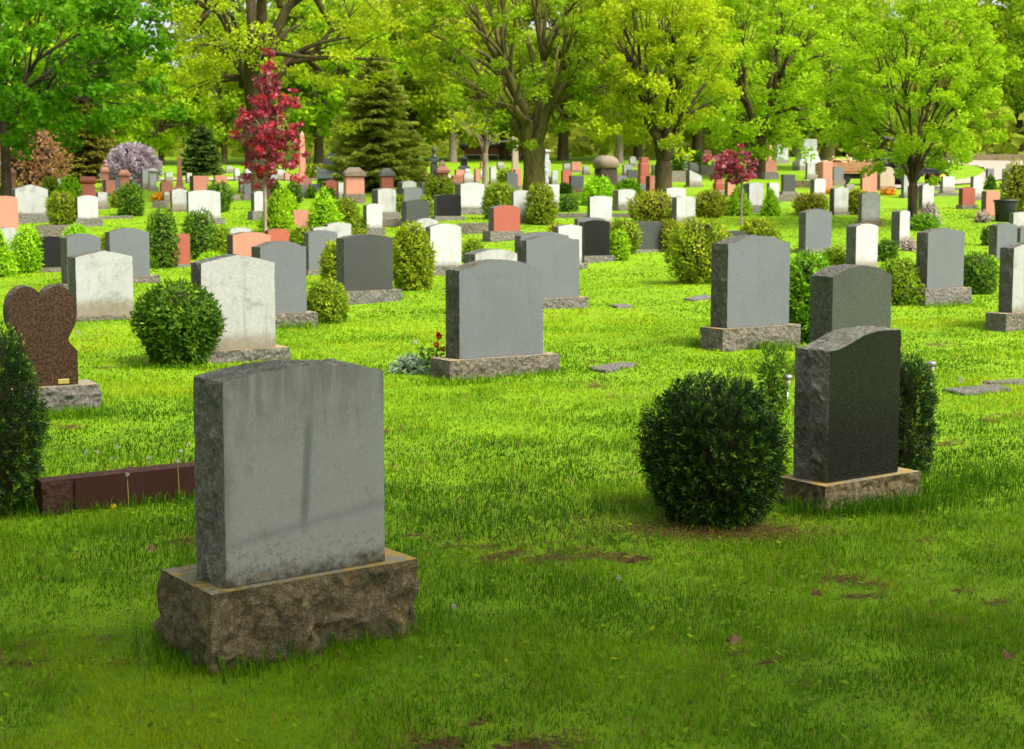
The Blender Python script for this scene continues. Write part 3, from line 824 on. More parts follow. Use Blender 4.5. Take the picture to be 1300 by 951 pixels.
scene.view_settings.view_transform = 'Standard'; scene.view_settings.look = 'None'
scene.view_settings.exposure = 1.3; scene.view_settings.gamma = 1
scene.render.engine = 'CYCLES'
scene.cycles.max_bounces = 8; scene.cycles.transparent_max_bounces = 4; scene.cycles.transmission_bounces = 4
scene.cycles.use_denoising = True; scene.cycles.denoising_prefilter = 'ACCURATE'; scene.cycles.use_adaptive_sampling = True; scene.cycles.adaptive_threshold = .004; scene.cycles.sample_clamp_indirect = 6

# ------------------------------------------------------------------ ground
_lat = rng.uniform(0, 1, (256, 256))
def vnoise(x, y, s):
    x = np.asarray(x) * s + 100; y = np.asarray(y) * s + 100
    xi = np.floor(x).astype(int); yi = np.floor(y).astype(int); fx = x - xi; fy = y - yi
    fx = fx * fx * (3 - 2 * fx); fy = fy * fy * (3 - 2 * fy)
    g = lambda a, b: _lat[a % 256, b % 256]
    return (g(xi, yi) * (1 - fx) + g(xi + 1, yi) * fx) * (1 - fy) + (g(xi, yi + 1) * (1 - fx) + g(xi + 1, yi + 1) * fx) * fy
def fbm(x, y, s, o=4):
    v = 0; a = .5; t = 0
    for i in range(o): v = v + a * vnoise(x + 13.7 * i, y - 7.1 * i, s * 2 ** i); t += a; a *= .55
    return v / t
def bare(x, y):
    """0 grass .. 1 bare brown thatch; mostly in the near shaded lawn"""
    f = fbm(x * .8, y * 1.2, 1.7, 5)
    near = np.clip((8.8 - y) / 2.6, 0, 1)
    thr = .66 - .05 * near - .05 * np.clip(.4 - x, 0, 1) * np.clip((6.2 - y) / 1.2, 0, 1)
    g = fbm(x + 5, y * 1.3, 9.0, 4)
    b = np.clip((f - thr) / .1, 0, 1) * np.clip((g - .38) / .2, 0, 1) * .85 + np.clip((g - .66) / .1, 0, 1) * .5 * near
    # worn soil under the big yew
    b = np.maximum(b, np.clip(1.3 - np.hypot((x - 1.02) / .75, (y - 7.0) / .3), 0, 1) * .9)
    return b * np.clip((22 - y) / 8, .25, 1)
def moss(x, y):
    return np.clip((fbm(x + 31, y + 9, .8, 3) - .4) / .14, 0, 1) * np.clip((6.6 - y) / 1.6, 0, 1) * np.clip((-.1 - x) / 1.0, .1, 1)

xs = np.concatenate([-np.geomspace(400, 6, 40), np.arange(-5.9, 5.95, .1), np.geomspace(6, 400, 40)])
ys = np.concatenate([np.linspace(-60, 2, 12), np.arange(2.1, 16, .1), np.arange(16, 45, .35), np.arange(45, 130, 1.2), np.geomspace(131, 700, 30)])
XX, YY = np.meshgrid(xs, ys, indexing='ij'); ZZ = ground(XX, YY)
bb = bare(XX, YY)
ZZ = ZZ - .008 * np.clip(bb, 0, 1) * (YY < 15)
V = np.stack([XX, YY, ZZ], -1).reshape(-1, 3)
nx_, ny_ = len(xs), len(ys)
ii, jj = np.meshgrid(np.arange(nx_ - 1), np.arange(ny_ - 1), indexing='ij')
a = (ii * ny_ + jj).ravel(); Q = np.stack([a, a + ny_, a + ny_ + 1, a + 1], 1)
def ground_mat():
    t = NT('lawn'); v = t.coord(rand=False)
    at = t.n('ShaderNodeAttribute'); at.attribute_name = 'rnd'
    n0 = t.noise(v, .22, 4, .6); n1 = t.noise(v, 1.6, 6, .65); n2 = t.noise(v, 28, 5, .75)
    g = t.ramp(n1, [(.3, (.08, .18, .004)), (.5, (.14, .26, .005)), (.7, (.18, .315, .006))])
    g = t.mix(t.math('MULTIPLY', t.mask(n0, .38, .62), .4), g, (.2, .32, .008))
    g = t.mix(t.math('MULTIPLY', t.mask(n2, .45, .7), .14), g, (.09, .16, .005))
    br = t.ramp(t.noise(v, 45, 5, .75), [(.35, (.03, .016, .007)), (.6, (.12, .062, .025)), (.75, (.24, .14, .06))])
    f = t.mask(t.math('ADD', at.outputs['Fac'], t.math('MULTIPLY_ADD', t.noise(v, 38, 6, .75), 2.2, -1.15)), .36, .72)
    col = t.mix(f, g, br)
    h = t.math('ADD', n1, n2)
    return t.done(t.bsdf(col, .95, t.bump(h, .6, .03), .1))
M['lawn'] = ground_mat()
g_ = mesh_np('lawn_ground', V, Q, M['lawn'], attr=bb.ravel(), smooth=True); tag(g_, kind='structure')

# ------------------------------------------------------------------ grass blades
def blademat():
    t = NT('grass_blades')
    at = t.n('ShaderNodeAttribute'); at.attribute_name = 'rnd'
    col = t.ramp(at.outputs['Fac'], [(0, (.2, .1, .035)), (.14, (.24, .17, .05)), (.2, (.03, .11, .002)), (.5, (.1, .22, .003)), (.8, (.2, .33, .004)), (1, (.29, .38, .006))])
    b = t.bsdf(col, .6, None, .08); tr = t.n('ShaderNodeBsdfTranslucent'); t.l(col, tr.inputs['Color'])
    mx = t.n('ShaderNodeMixShader'); mx.inputs[0].default_value = .35
    t.l(b, mx.inputs[1]); t.l(tr.outputs[0], mx.inputs[2]); return t.done(mx.outputs[0])
M['blade'] = blademat()
def blades(P, hgt, wid, col, bend=.95):
    n = len(P); az = rng.uniform(0, 2 * np.pi, n); dx, dy = np.cos(az), np.sin(az)
    b2 = rng.uniform(0, 2 * np.pi, n); lean = rng.uniform(.05, 1, n) * bend
    lx, ly = np.cos(b2) * lean, np.sin(b2) * lean
    w = wid[:, None] * .5; side = np.stack([dx, dy, 0 * dx], 1) * w
    up = np.stack([lx * hgt * .35, ly * hgt * .35, hgt * .6], 1); tip = np.stack([lx * hgt * 1.5, ly * hgt * 1.5, hgt * (1 - .55 * np.clip(lean, 0, 1))], 1)
    Vv = np.stack([P - side, P + side, P + up + side * .8, P + up - side * .8, P + tip], 1).reshape(-1, 3)
    k = np.arange(n) * 5
    Qq = np.stack([k, k + 1, k + 2, k + 3], 1); Tt = np.stack([k + 3, k + 2, k + 4], 1)
    return Vv, Qq, Tt, np.repeat(col, 5)
def scatter(y0, y1, dens, margin=.7):
    wmax = y1 * .375 + margin
    A = 2 * wmax * (y1 - y0); n = int(A * dens)
    x = rng.uniform(-wmax, wmax, n); y = rng.uniform(y0, y1, n)
    k = np.abs(x) < y * .375 + margin
    return x[k], y[k]
Vs, Qs, Ts, As = [], [], [], []; off = 0
for (y0, y1, dens, hh, ww, mg) in ((2.7, 5.5, 8500, .032, .0033, 2.4), (5.5, 8, 5400, .034, .0041, 2.4), (8, 12, 2500, .032, .0065, 2.5), (12, 18, 1000, .028, .012, 2.8), (18, 28, 300, .026, .022, 3.2), (28, 46, 70, .03, .04, 4.0)):
    x, y = scatter(y0, y1, dens, mg)
    b = bare(x, y); mo = moss(x, y)
    clump = fbm(x, y, 5, 3); big = fbm(x + 50, y, .7, 4)
    keep = rng.uniform(0, 1, len(x)) < np.clip(1.05 - .5 * b, 0, 1) * np.clip(.35 + 1.3 * clump, 0, 1)
    x, y, b, mo, clump, big = [q[keep] for q in (x, y, b, mo, clump, big)]
    n = len(x)
    hgt = hh * (.45 + 1.25 * clump) * rng.uniform(.5, 1.35, n) * (1 - .45 * b) * (1 - .3 * mo)
    hgt = hgt * (.35 + 1.3 * fbm(x - 20, y * 1.4, 1.6, 4)); tall = rng.uniform(0, 1, n) < .02; hgt = np.where(tall, hgt * 2.1, hgt)
    col = .5 + 1.5 * (big - .5) + .35 * (clump - .5) + rng.normal(0, .1, n) + .12 * np.clip((y - 9) / 8, 0, 1) + .45 * mo + .1 * np.clip((y - 7) / 6, 0, 1)
    col = np.clip(col, .2 + .28 * np.clip((y - 10) / 6, 0, 1), 1)
    dead = rng.uniform(0, 1, n) < (.035 + .55 * b)
    col = np.where(dead, rng.uniform(0, .15, n), col)
    P = np.stack([x, y, ground(x, y) - .004], 1)
    v_, q_, t_, a_ = blades(P, hgt, ww * rng.uniform(.6, 1.3, n), col)
    Vs.append(v_); Qs.append(q_ + off); Ts.append(t_ + off); As.append(a_); off += len(v_)
def tufts(px0, px1, pya, pyb, n, h, c=.4, sp=.12):
    """longer unmown grass along a foot line between two photo points"""
    global off
    A = np.array(hit(px0, pya)); B = np.array(hit(px1, pyb))
    t = rng.uniform(0, 1, n) ; P2 = A + (B - A) * t[:, None] + rng.normal(0, sp, (n, 2)) * [1, .5]
    P = np.stack([P2[:, 0], P2[:, 1], ground(P2[:, 0], P2[:, 1]) - .004], 1)
    v_, q_, t_, a_ = blades(P, h * rng.uniform(.4, 1.2, n), np.full(n, .0045 if A[1] < 10 else .009), np.clip(rng.normal(c, .13, n), .2, .9), .6)
    Vs.append(v_); Qs.append(q_ + off); Ts.append(t_ + off); As.append(a_); off += len(v_)
tufts(200, 290, 815, 862, 260, .1); tufts(290, 532, 862, 790, 420, .11); tufts(1010, 1180, 655, 648, 900, .12, .32); tufts(1170, 1290, 640, 600, 900, .13, .34, .2)
tufts(880, 1010, 440, 446, 500, .13, .5, .1); tufts(540, 715, 486, 474, 300, .07, .5); tufts(45, 125, 532, 528, 300, .1, .4); tufts(50, 250, 650, 634, 700, .08, .42)
tufts(0, 70, 655, 650, 500, .13, .3); tufts(540, 640, 490, 486, 250, .06, .4); tufts(170, 280, 467, 470, 250, .07, .45); tufts(1170, 1240, 392, 388, 250, .1, .5); tufts(350, 405, 418, 416, 200, .12, .5)
# dry thatch lying flat and small broad weed leaves in the nearest lawn
x, y = scatter(3.2, 9.5, 420, .5); n = len(x); k_ = rng.uniform(0, 1, n) < .25 + .9 * bare(x, y) + .5 * (fbm(x, y, 1.9, 3) > .58); x, y = x[k_], y[k_]; n = len(x)
P = np.stack([x, y, ground(x, y) + rng.uniform(.004, .02, n)], 1); D = rand_unit(n) * [1, 1, .25]; D /= np.linalg.norm(D, axis=1)[:, None]
v_, q_ = dir_quads(P, D, rng.uniform(.02, .08, n), .0045, up=np.array([0, 0, 1.0])); Vs.append(v_); Qs.append(q_ + off); As.append(np.repeat(rng.uniform(0, .16, n), 4)); off += len(v_)
x, y = scatter(3.2, 9.5, 260, .5); n = len(x); k_ = rng.uniform(0, 1, n) < np.clip((fbm(x - 9, y, 1.2, 3) - .42) * 5, .05, 1); x, y = x[k_], y[k_]; n = len(x)
P = np.stack([x, y, ground(x, y) + rng.uniform(.015, .04, n)], 1); N = rand_unit(n) * .5 + [0, 0, .9]; N /= np.linalg.norm(N, axis=1)[:, None]
v_, q_ = leaf_quads(P, N, rng.uniform(.01, .024, n), 1.5); Vs.append(v_); Qs.append(q_ + off); As.append(np.repeat(np.clip(rng.normal(.55, .2, n), .25, 1), 4)); off += len(v_)
gr_ = mesh_np('lawn_grass', np.concatenate(Vs), np.concatenate(Qs), M['blade'], attr=np.concatenate(As), tris=np.concatenate(Ts))
tag(gr_, 'short bright green grass with yellowish and dry brown patches', 'grass', kind='stuff')
print('blades', off // 5)

# ------------------------------------------------------------------ road, kerbs
def draped(name, pts, mat, lift, cell=.6, ctop=None):
    """ground-hugging sheet from a pixel outline"""
    from mathutils.geometry import tessellate_polygon
    W_ = [hit(*p) for p in pts]
    poly = [Vector((x, y, 0)) for x, y in W_]
    import bmesh
    bm = bmesh.new(); vs = [bm.verts.new(p) for p in poly]; bm.faces.new(vs)
    bmesh.ops.triangulate(bm, faces=bm.faces[:])
    for _ in range(4):
        e = [x for x in bm.edges if x.calc_length() > cell * 2]
        if not e: break
        bmesh.ops.subdivide_edges(bm, edges=e, cuts=1); bmesh.ops.triangulate(bm, faces=bm.faces[:])
    for v_ in bm.verts: v_.co.z = gz(v_.co.x, v_.co.y) + lift
    me = bpy.data.meshes.new(name); bm.to_mesh(me); bm.free(); me.materials.append(mat)
    o = bpy.data.objects.new(name, me); return link(o)
t = NT('gravel_road'); v = t.coord(rand=False)
M['road'] = t.done(t.bsdf(t.ramp(t.noise(v, 3, 8, .7), [(.3, (.24, .2, .15)), (.7, (.37, .32, .25))]), .95, None, .1))
def ribbon(name, inner, outer, mat, lift):
    """draped strip between two pixel polylines"""
    A = [np.array(hit(*p)) for p in inner]; B = [np.array(hit(*p)) for p in outer]
    V = []; Q = []; m = 10; seg = []
    for i in range(len(A) - 1):
        for s in np.linspace(0, 1, 10, endpoint=(i == len(A) - 2)): seg.append((A[i] * (1 - s) + A[i + 1] * s, B[i] * (1 - s) + B[i + 1] * s))
    for p, q in seg:
        for j in range(m + 1):
            w = p * (1 - j / m) + q * j / m
            V.append((w[0], w[1], gz(*w) + lift))
    for i in range(len(seg) - 1):
        for j in range(m):
            a_ = i * (m + 1) + j; Q.append((a_, a_ + 1, a_ + m + 2, a_ + m + 1))
    return mesh_np(name, V, Q, mat)
r_ = ribbon('gravel_road', [(1160, 209), (1205, 209), (1237, 211), (1250, 214), (1251, 219), (1236, 226), (1190, 233), (1120, 236)], [(1160, 205), (1210, 204.5), (1260, 204), (1330, 206), (1330, 222), (1250, 233), (1192, 238.5), (1120, 241)], M['road'], .05)
tag(r_, kind='structure')
r2 = ribbon('far_drive', [(-30, 232), (300, 229), (620, 226)], [(-30, 229), (300, 226), (620, 223)], M['road'], .05); tag(r2, kind='structure')

def kerb(label, xa, ya, xb, yb, h=.18, w=.22, mat='base'):
    A = np.array(hit(xa, ya)); B = np.array(hit(xb, yb)); L = np.linalg.norm(B - A); c = (A + B) / 2
    rz = math.atan2(B[1] - A[1], B[0] - A[0])
    root = MB(); n = max(1, int(L / 1.2))
    for i in range(n):
        s0 = -L / 2 + L * i / n; s1 = -L / 2 + L * (i + 1) / n - .012
        root.box(s0, s1, -w / 2, w / 2, -.15, h + rng.uniform(-.01, .012), bev=.012)
    za, zb = gz(*A), gz(*B)
    o = root.build('stone_kerb', M[mat], None, (c[0], c[1], (za + zb) / 2), rz)
    o.rotation_euler = (0, -math.atan2(zb - za, L), rz)
    tag(o, label, 'kerb', 'low stone kerbs edging the terraced plots')
kerb('low stone kerb on the left behind the bright globe shrub', 46, 302, 92, 301, .3)
kerb('thin pale stone edge behind the left cedar columns', 88, 279, 168, 277, .08)
kerb('low stone kerb right behind the small white marble stone', 583, 297, 622, 296, .26)
kerb('low dark kerb beside the mossy tall white stone and dark slab', 484, 288, 512, 287, .22)
kerb('long low kerb running between the egg shaped shrub and the square white stone', 700, 277, 806, 276, .13)
kerb('low kerb below the dark slab right of the crimson sapling', 984, 256, 1018, 255, .25)
kerb('dark low kerb between dark slab and white stone near the wagon', 1008, 238, 1032, 238, .3, mat='base_dirty')
kerb('low grey wall beyond the round topped statue stone', 888, 222, 915, 222, .5)
kerb('low grey wall left of the round topped statue stone', 848, 231, 872, 231, .5)
kerb('long stone kerb under the white stone by the curved road', 1184, 249, 1222, 248, .1)
kerb('long retaining kerb beyond the curved gravel road', 1195, 204, 1330, 204, .45, .3, 'base_dirty')
kerb('kerb behind the white stone nearest the road', 1160, 242, 1250, 240, .08)
kerb('stone step kerb beside the pink topped grey stone', 195, 264, 214, 264, .22)

# flat grave markers
def marker(label, pts, mat='base_light'):
    W_ = [np.array(hit(*p)) for p in pts]; c = sum(W_) / len(W_)
    mb = MB(); n = len(W_)
    zc = gz(*c)
    ring = []
    for i in range(n):
        for s in np.linspace(0, 1, 6, endpoint=False):
            p = W_[i] * (1 - s) + W_[(i + 1) % n] * s; p = p + rng.normal(0, .008, 2); ring.append(p - c)
    mb.loft([[(p[0], p[1], gz(*(p + c)) - zc - .05) for p in ring], [(p[0], p[1], gz(*(p + c)) - zc + .022) for p in ring], [(p[0] * .97, p[1] * .97, gz(*(p + c)) - zc + .03) for p in ring]], 0)
    o = mb.build('flat_grave_marker', M[mat], None, (c[0], c[1], zc))
    tag(o, label, 'grave marker', 'flat grave markers set in the grass')
marker('flat pale marker in the grass right of the big centre headstone', [(745, 470), (770, 474), (808, 465), (788, 463)])
marker('long flat pale marker at the right edge, nearer the camera', [(1198, 498), (1225, 503), (1284, 497), (1262, 492)])
marker('thin flat marker at the right edge behind the longer one', [(1246, 488), (1262, 490), (1320, 488), (1300, 485)])
marker('small flat marker beyond the grass centre, before the dark irregular yew', [(773, 389), (785, 392), (804, 391), (793, 388)])
marker('flat marker half sunk left of the tall grey stone', [(868, 381), (880, 383), (906, 379), (896, 376)])
# ------------------------------------------------------------------ the headstones, near to far
S = stone
fr, frd = S('large weathered grey headstone with a long dark streak, nearest of all, on a mossy base', 'grey', 'arch', 247, 287, 488, 486, 472, 748, 858, rot=37, e=.075, er=.12, eT=.04, ebk=.15, base='base_dirty', top='basetop_lichen', facemat='front', tmat='pale_rock', rough=.026)
S('polished black headstone whose top sweeps up to the right, beside the large dark yew', 'dark', 'wave', 1008, 1051, 1142, 446, 424, 614, 655, rot=35, e=.07, er=.13, base='base_dirty', top='basetop_lichen', facemat='black', tmat='pale_rock', rough=.022)
S('dark olive polished headstone just behind the black sweep-topped one', 'dark', 'arch', 1028, 1055.8, 1131, 352, 338, 462, 485, rot=33, base='base')
S('mid grey headstone with rounded top centre of the lawn, red geranium at its left foot', 'grey', 'serp', 565.5, 583.3, 689.7, 344, 332, 456.5, 483.5, rot=33, e=.13, er=.13, eT=.06, base='base', top='basetop')
S('tall grey headstone on a lichen edged base left of the boxwood', 'grey', 'serp', 902.5, 923, 1002.5, 310, 300, 417, 447, e=.1, er=.12, base='base')
S('wide off-white headstone with grey weathering behind the globe bush', 'light', 'peak', 243, 256.5, 349.5, 335, 324, 446, 463, rot=31, e=.09, er=.12, base='base_light', top='basetop_lichen')
S('off-white weathered headstone behind the brown heart stone', 'light', 'peak', 86.8, 97, 169, 327, 319, 402, 409, e=.02, base='base', top='basetop')
S('grey headstone with rough side standing right behind the off-white weathered one', 'grey', 'serp', 77, 86, 128.5, 302, 297, 361, 371, e=.08)
S('black headstone at the left between bright globe shrub and grey headstone', 'black', 'arch', 47, 52.5, 78, 302, 300, 340, 346, e=.05)
S('wide grey headstone partly hidden by the off-white peaked one', 'grey', 'serp', 134, 140, 190, 295, 290, 351, 360, e=.09, er=.16)
S('grey headstone with orange lichen on its base behind the wide off-white one', 'grey', 'serp', 319.6, 331.4, 389, 314, 307, 399, 418, e=.09, er=.12, base='base', top='basetop_lichen')
S('dark grey headstone on a pale base between two golden yews', 'dark', 'arch', 427, 437, 498.5, 303, 298, 370, 388, e=.03, er=.13, base='base_light', facemat='dark')
S('white headstone with dark left edge right of the golden yew', 'white', 'arch', 540, 546.5, 585.7, 288.6, 284, 338, 350, e=.05, base='base_light')
S('orange-red headstone on a wide rough grey base, middle of the picture', 'red', 'arch', 620, 627, 660.3, 264, 260.5, 293.5, 307.5, e=.13, er=.1, base='base_light', tmat='light_rock')
S('mid grey headstone with orange lichened base behind the centre headstone', 'grey', 'serp', 655.5, 668.2, 735.3, 305.5, 300, 380, 394, e=.09, er=.13, base='base_light', top='basetop_lichen')
S('grey headstone almost hidden right behind its lichened grey neighbour', 'grey', 'serp', 653.5, 661, 722, 299.5, 295, 370, 378, e=.08)
S('short pale grey headstone peeping over the centre headstone', 'light', 'arch', 589, 603.4, 656.6, 323, 317, 386, 401, e=.09)
S('narrow white headstone between lichened grey stone and black slab', 'white', 'arch', 702, 709, 738.7, 288, 285.5, 335, 345, e=.05, er=.12, base='base_light')
S('black headstone on a pink granite base left of the bright globe bush', 'black', 'arch', 735, 741.8, 774, 282, 279.5, 325, 335, e=.03, er=.12, base='base_light')
S('dull grey headstone close behind the black one on pink base', 'grey', 'arch', 729, 733.5, 768, 278, 276, 322, 329, e=.05)
S('pale grey headstone standing above the black one, below the bright mound shrub', 'light', 'arch', 746.8, 749, 777, 250.5, 248.5, 284, 291, e=.05, facemat='white')
S('square white headstone with pink side between bright mound and ochre globe', 'white', 'arch', 778, 785, 806.8, 242, 240, 261, 268, e=.04, tmat='tan_rock')
S('dark slab with a scalloped top under the ochre globe shrub', 'dark', 'scallop', 803, 805.5, 841.5, 283, 281, 317, 321, e=.04, base='base_light')
S('white headstone further back, right of the ochre globe', 'white', 'arch', 844, 846, 870.5, 240, 238, 259, 264, e=.04)
S('white headstone with vertical stains in front of its white neighbour', 'light', 'arch', 853, 859, 882.8, 251, 249, 281, 288, e=.04, facemat='white')
S('small dark arched stone between two golden yews behind the tall grey headstone', 'dark', 'arch', 914, 918, 949.7, 298, 293, 338, 344, e=.04)
S('grey headstone with peaked top standing alone mid right', 'grey', 'peak', 1014, 1022.7, 1055.8, 269.6, 265, 315.5, 323, e=.05, base='base_light', top='basetop_lichen')
S('bright white headstone with grey side behind the dark olive one', 'white', 'arch', 1074, 1086.4, 1114.3, 288, 284, 340, 349, e=.05, tmat='light_rock')
S('grey peaked headstone between juniper bush and dark globe at the right', 'grey', 'peak', 1163, 1176.7, 1223.9, 295.5, 290, 367, 389, e=.08, er=.12, base='base_light')
S('white faced headstone with dark rock side cut by the right edge', 'light', 'arch', 1268.5, 1285, 1345, 315, 308, 397.5, 421.5, e=.17, base='base')
S('grey headstone at the right edge, left of the pair cut by the frame', 'grey', 'peak', 1255.2, 1265.3, 1291, 286.3, 283, 330, 339, e=.04)
S('grey headstone at the right edge overlapping its grey neighbour', 'grey', 'arch', 1285.6, 1295, 1325, 290, 287, 322, 332, e=.04)
S('pale stone at the right edge in front of the black planter', 'light', 'arch', 1283.8, 1286.5, 1318, 270.5, 269, 295, 300, e=.04)
S('dusky pink headstone beside the black planter', 'red', 'arch', 1245.7, 1251.8, 1269, 243, 241.5, 273, 278, e=.03, facemat='salmon', tmat='tan_rock')
S('small red headstone with rock cut top on a thin base by the road', 'red', 'peak', 1217, 1222, 1238, 239.5, 237, 260, 265.5, e=.06, er=.1, base='base')
S('white headstone right behind the small red one', 'white', 'arch', 1232, 1235.5, 1248, 224.5, 223, 250, 255, e=.04)
S('white headstone closest to the curved road', 'white', 'flat', 1194.5, 1197, 1212, 224, 223, 243, 245.5, e=.03)
S('white headstone with pink flowers at its foot right of the young maple', 'white', 'peak', 1165.9, 1171, 1185.5, 235, 232.8, 264, 269, e=.05, tmat='light_rock')
S('pale stone half hidden by the young maple trunk', 'light', 'arch', 1145.5, 1147.5, 1164, 222.5, 221, 247, 252, e=.04)
S('brownish grey round topped stone behind the young maple', 'tan', 'round', 1111, 1117.5, 1136, 219, 211.5, 236.5, 241.5, e=.06, base='base_light')
S('salmon arched headstone in front of the timber wagon', 'salmon', 'round', 1091.8, 1095, 1113.3, 219, 213.5, 243.5, 246.5, e=.03, tmat='salmon_rock')
S('dark stained grey headstone behind the bright white one', 'grey', 'arch', 1090.8, 1094, 1117.3, 246.4, 244.5, 281, 289, e=.06, base='tan_rock', facemat='light')
S('narrow white headstone with wide grey side left of the young maple', 'white', 'arch', 1131.5, 1142, 1155, 269, 267, 306, 315, e=.05, tmat='light_rock', base='base_light')
S('white peaked headstone left of the dark globe near the wagon', 'white', 'peak', 1053, 1059, 1077, 239.5, 237, 269, 273.5, e=.03, tmat='light_rock')
S('white headstone with grey side above the ochre dark globe', 'white', 'arch', 1028.5, 1034, 1048, 228, 226.5, 249, 254, e=.04, tmat='light_rock')
S('dark slab headstone right of the crimson sapling', 'dark', 'flat', 991.5, 994.6, 1009.3, 221.5, 220.5, 243, 247.5, e=.09, base='base_light')
S('pale grey stone left of the tall red block', 'light', 'flat', 1023.5, 1025, 1037.5, 207, 206, 225.5, 228, e=.06, base='base_light')
S('dark grey stone between tall red block and wagon', 'grey', 'flat', 1057, 1058.5, 1071, 212, 211, 228, 236, e=.06, base='base')
S('small white tablet in front of the wagon wheels', 'white', 'flat', 1073, 1075, 1085, 234, 233, 240, 242, e=.01)
S('salmon round topped stone on a white base right of the crimson sapling', 'salmon', 'round', 969.4, 972, 986, 208, 203, 218.5, 228, e=.08, base='base_light')
S('off-white headstone between two bright conical shrubs', 'light', 'arch', 943.4, 951, 969, 233.4, 231.8, 260.5, 271.5, e=.04, base='base_light', top='basetop_lichen', facemat='white')
S('narrow white headstone right of the second bright cone', 'white', 'flat', 973, 976.8, 989, 232.3, 231.5, 255, 259, e=.05, base='base_light')
S('pink stone under the crimson sapling', 'salmon', 'round', 919.7, 924, 938, 232, 227, 248, 251, e=.03)
S('grey pillar stone left of the dark clipped cone', 'grey', 'flat', 865, 869, 878.5, 197.5, 197, 213, 218.5, e=.1, base='base')
S('grey stone with slanted shoulders and round top piece', 'light', 'slant', 870.6, 875.5, 891, 223, 216, 235, 238, e=.05)
S('pale pink headstone under the second leaning maple', 'salmon', 'flat', 819.9, 825, 838.3, 223.5, 222.5, 244, 247, e=.03)
S('dark grey stone right of the domed brown pedestal', 'grey', 'flat', 779, 781, 796, 222.5, 221.5, 236, 239, e=.03)
S('grey low stone left of the red capped block', 'grey', 'flat', 796, 797.5, 809, 215.5, 214.8, 223.5, 226, e=.03)
S('pale stone behind the red capped block', 'white', 'arch', 790.5, 792, 803, 210, 208.5, 221, 225, e=.03)
S('small pale round stone far behind the red capped block', 'light', 'round', 799, 800, 808, 202, 198.5, 210, 212, e=.03)
S('grey headstone on a dark base left of the bright mound', 'grey', 'flat', 722.4, 725, 741, 223, 222.5, 239, 245, e=.03, base='base_dirty')
S('red upright stone left of the grey one on dark base', 'red', 'flat', 712.5, 714.5, 726, 216.5, 216, 233, 236, e=.03)
S('small grey stone beside a pink one beyond the central maple', 'light', 'flat', 714.8, 716, 724.8, 207.5, 207, 216, 218, e=.03)
S('pink stepped stone beyond the central maple', 'salmon', 'flat', 724.5, 726, 738, 205.5, 204.5, 216, 219, e=.03)
S('plain white headstone half hidden by the second egg shrub', 'white', 'flat', 689.5, 691.8, 710.3, 234, 233.5, 259.5, 265.5, e=.03, er=.12, base='base_light')
S('rounded pale blue-grey headstone between two egg shaped shrubs', 'white', 'arch', 650, 652, 675, 244, 241.3, 273, 283.5, e=.05, er=.12, base='base_light')
S('grey headstone with shaped shoulders left of the central maple trunk', 'grey', 'serp', 641.7, 643.5, 657.5, 220.8, 218.5, 239, 241.5, e=.04)
S('large pale headstone with darker frame behind the black one', 'light', 'arch', 576, 585, 615, 234, 231.5, 263.5, 273, e=.06, base='base_light', facemat='white', tmat='light_rock')
S('glossy black headstone on a pale plinth centre left', 'black', 'arch', 550.6, 554.5, 585.4, 248.7, 246.5, 274.5, 281, e=.08, er=.1, base='base_light', tmat='light_rock')
S('small white stone right of the pair of pink stones', 'white', 'round', 588, 589.5, 600.7, 222, 219.5, 231, 233.5, e=.03)
S('pink stone in front of a taller pink one near the pyramid roofed monument', 'salmon', 'flat', 573, 575, 586.5, 222.5, 222, 232, 236, e=.02)
S('taller pink stone behind the low pink one', 'salmon', 'flat', 577, 579, 590, 215.5, 215, 229, 231, e=.02)
S('slim orange stone among the far stones', 'red', 'flat', 602.5, 603.8, 609.4, 214.5, 214, 230, 232, e=.02, facemat='salmon')
S('slim white stone right of the pale bare tree', 'white', 'round', 621.5, 623, 630, 213.5, 211, 231, 234, e=.04)
S('pale headstone with white panel and rough base centre left', 'light', 'arch', 472, 480, 502.7, 241, 239, 269.5, 281, e=.06, er=.12, base='base_light')
S('dark slate headstone with low peak above the golden yew', 'dark', 'peak', 509.5, 516, 545.3, 256, 253, 284, 291, e=.04, tmat='light_rock')
S('pale low stone peeping out before the dark slate headstone', 'light', 'arch', 523, 529, 556, 281, 277, 315, 322, e=.04)
S('speckled dark grey headstone behind the dark slate one', 'dark', 'arch', 511.5, 513, 535.9, 239.5, 237.5, 255, 262, e=.03, facemat='grey')
S('grey headstone left behind the speckled one', 'grey', 'arch', 502.7, 511, 528.8, 231.5, 229.5, 251, 256, e=.03, facemat='light')
S('sliver of grey stone left of the dark round cedar', 'grey', 'flat', 534, 535.5, 543, 231.5, 231, 247, 250, e=.03)
S('tall white marble headstone left of the pale rough plinth', 'white', 'arch', 461, 465.5, 485.4, 260.7, 258.5, 289.5, 299.5, e=.05, base='base_light', tmat='light_rock')
S('grey tapering headstone behind the dark grey one', 'grey', 'arch', 412, 416, 446, 285, 282.5, 315, 322, e=.03, facemat='light')
S('grey headstone left behind the dark grey one', 'grey', 'arch', 385.5, 392, 428.6, 296, 292.5, 343, 350, e=.05)
S('pink topped pale stone behind the grey headstone', 'light', 'arch', 394, 398, 424.7, 290, 288, 320, 326, e=.03)
S('dark red headstone behind the salmon one', 'red', 'arch', 336, 340.5, 367.4, 293, 290.5, 325, 332, e=.03)
S('wide salmon-red headstone behind the wide off-white one', 'red', 'serp', 288, 296, 344, 298.6, 295, 338, 346, e=.05, facemat='salmon', tmat='brown_rock')
S('low pale stone top behind the salmon-red headstone', 'light', 'arch', 289, 292, 319, 291, 288.8, 312, 318, e=.03)
S('narrow red headstone between two cedar columns', 'red', 'flat', 217, 220, 241, 297, 296, 335.5, 340, e=.06, base='base_light')
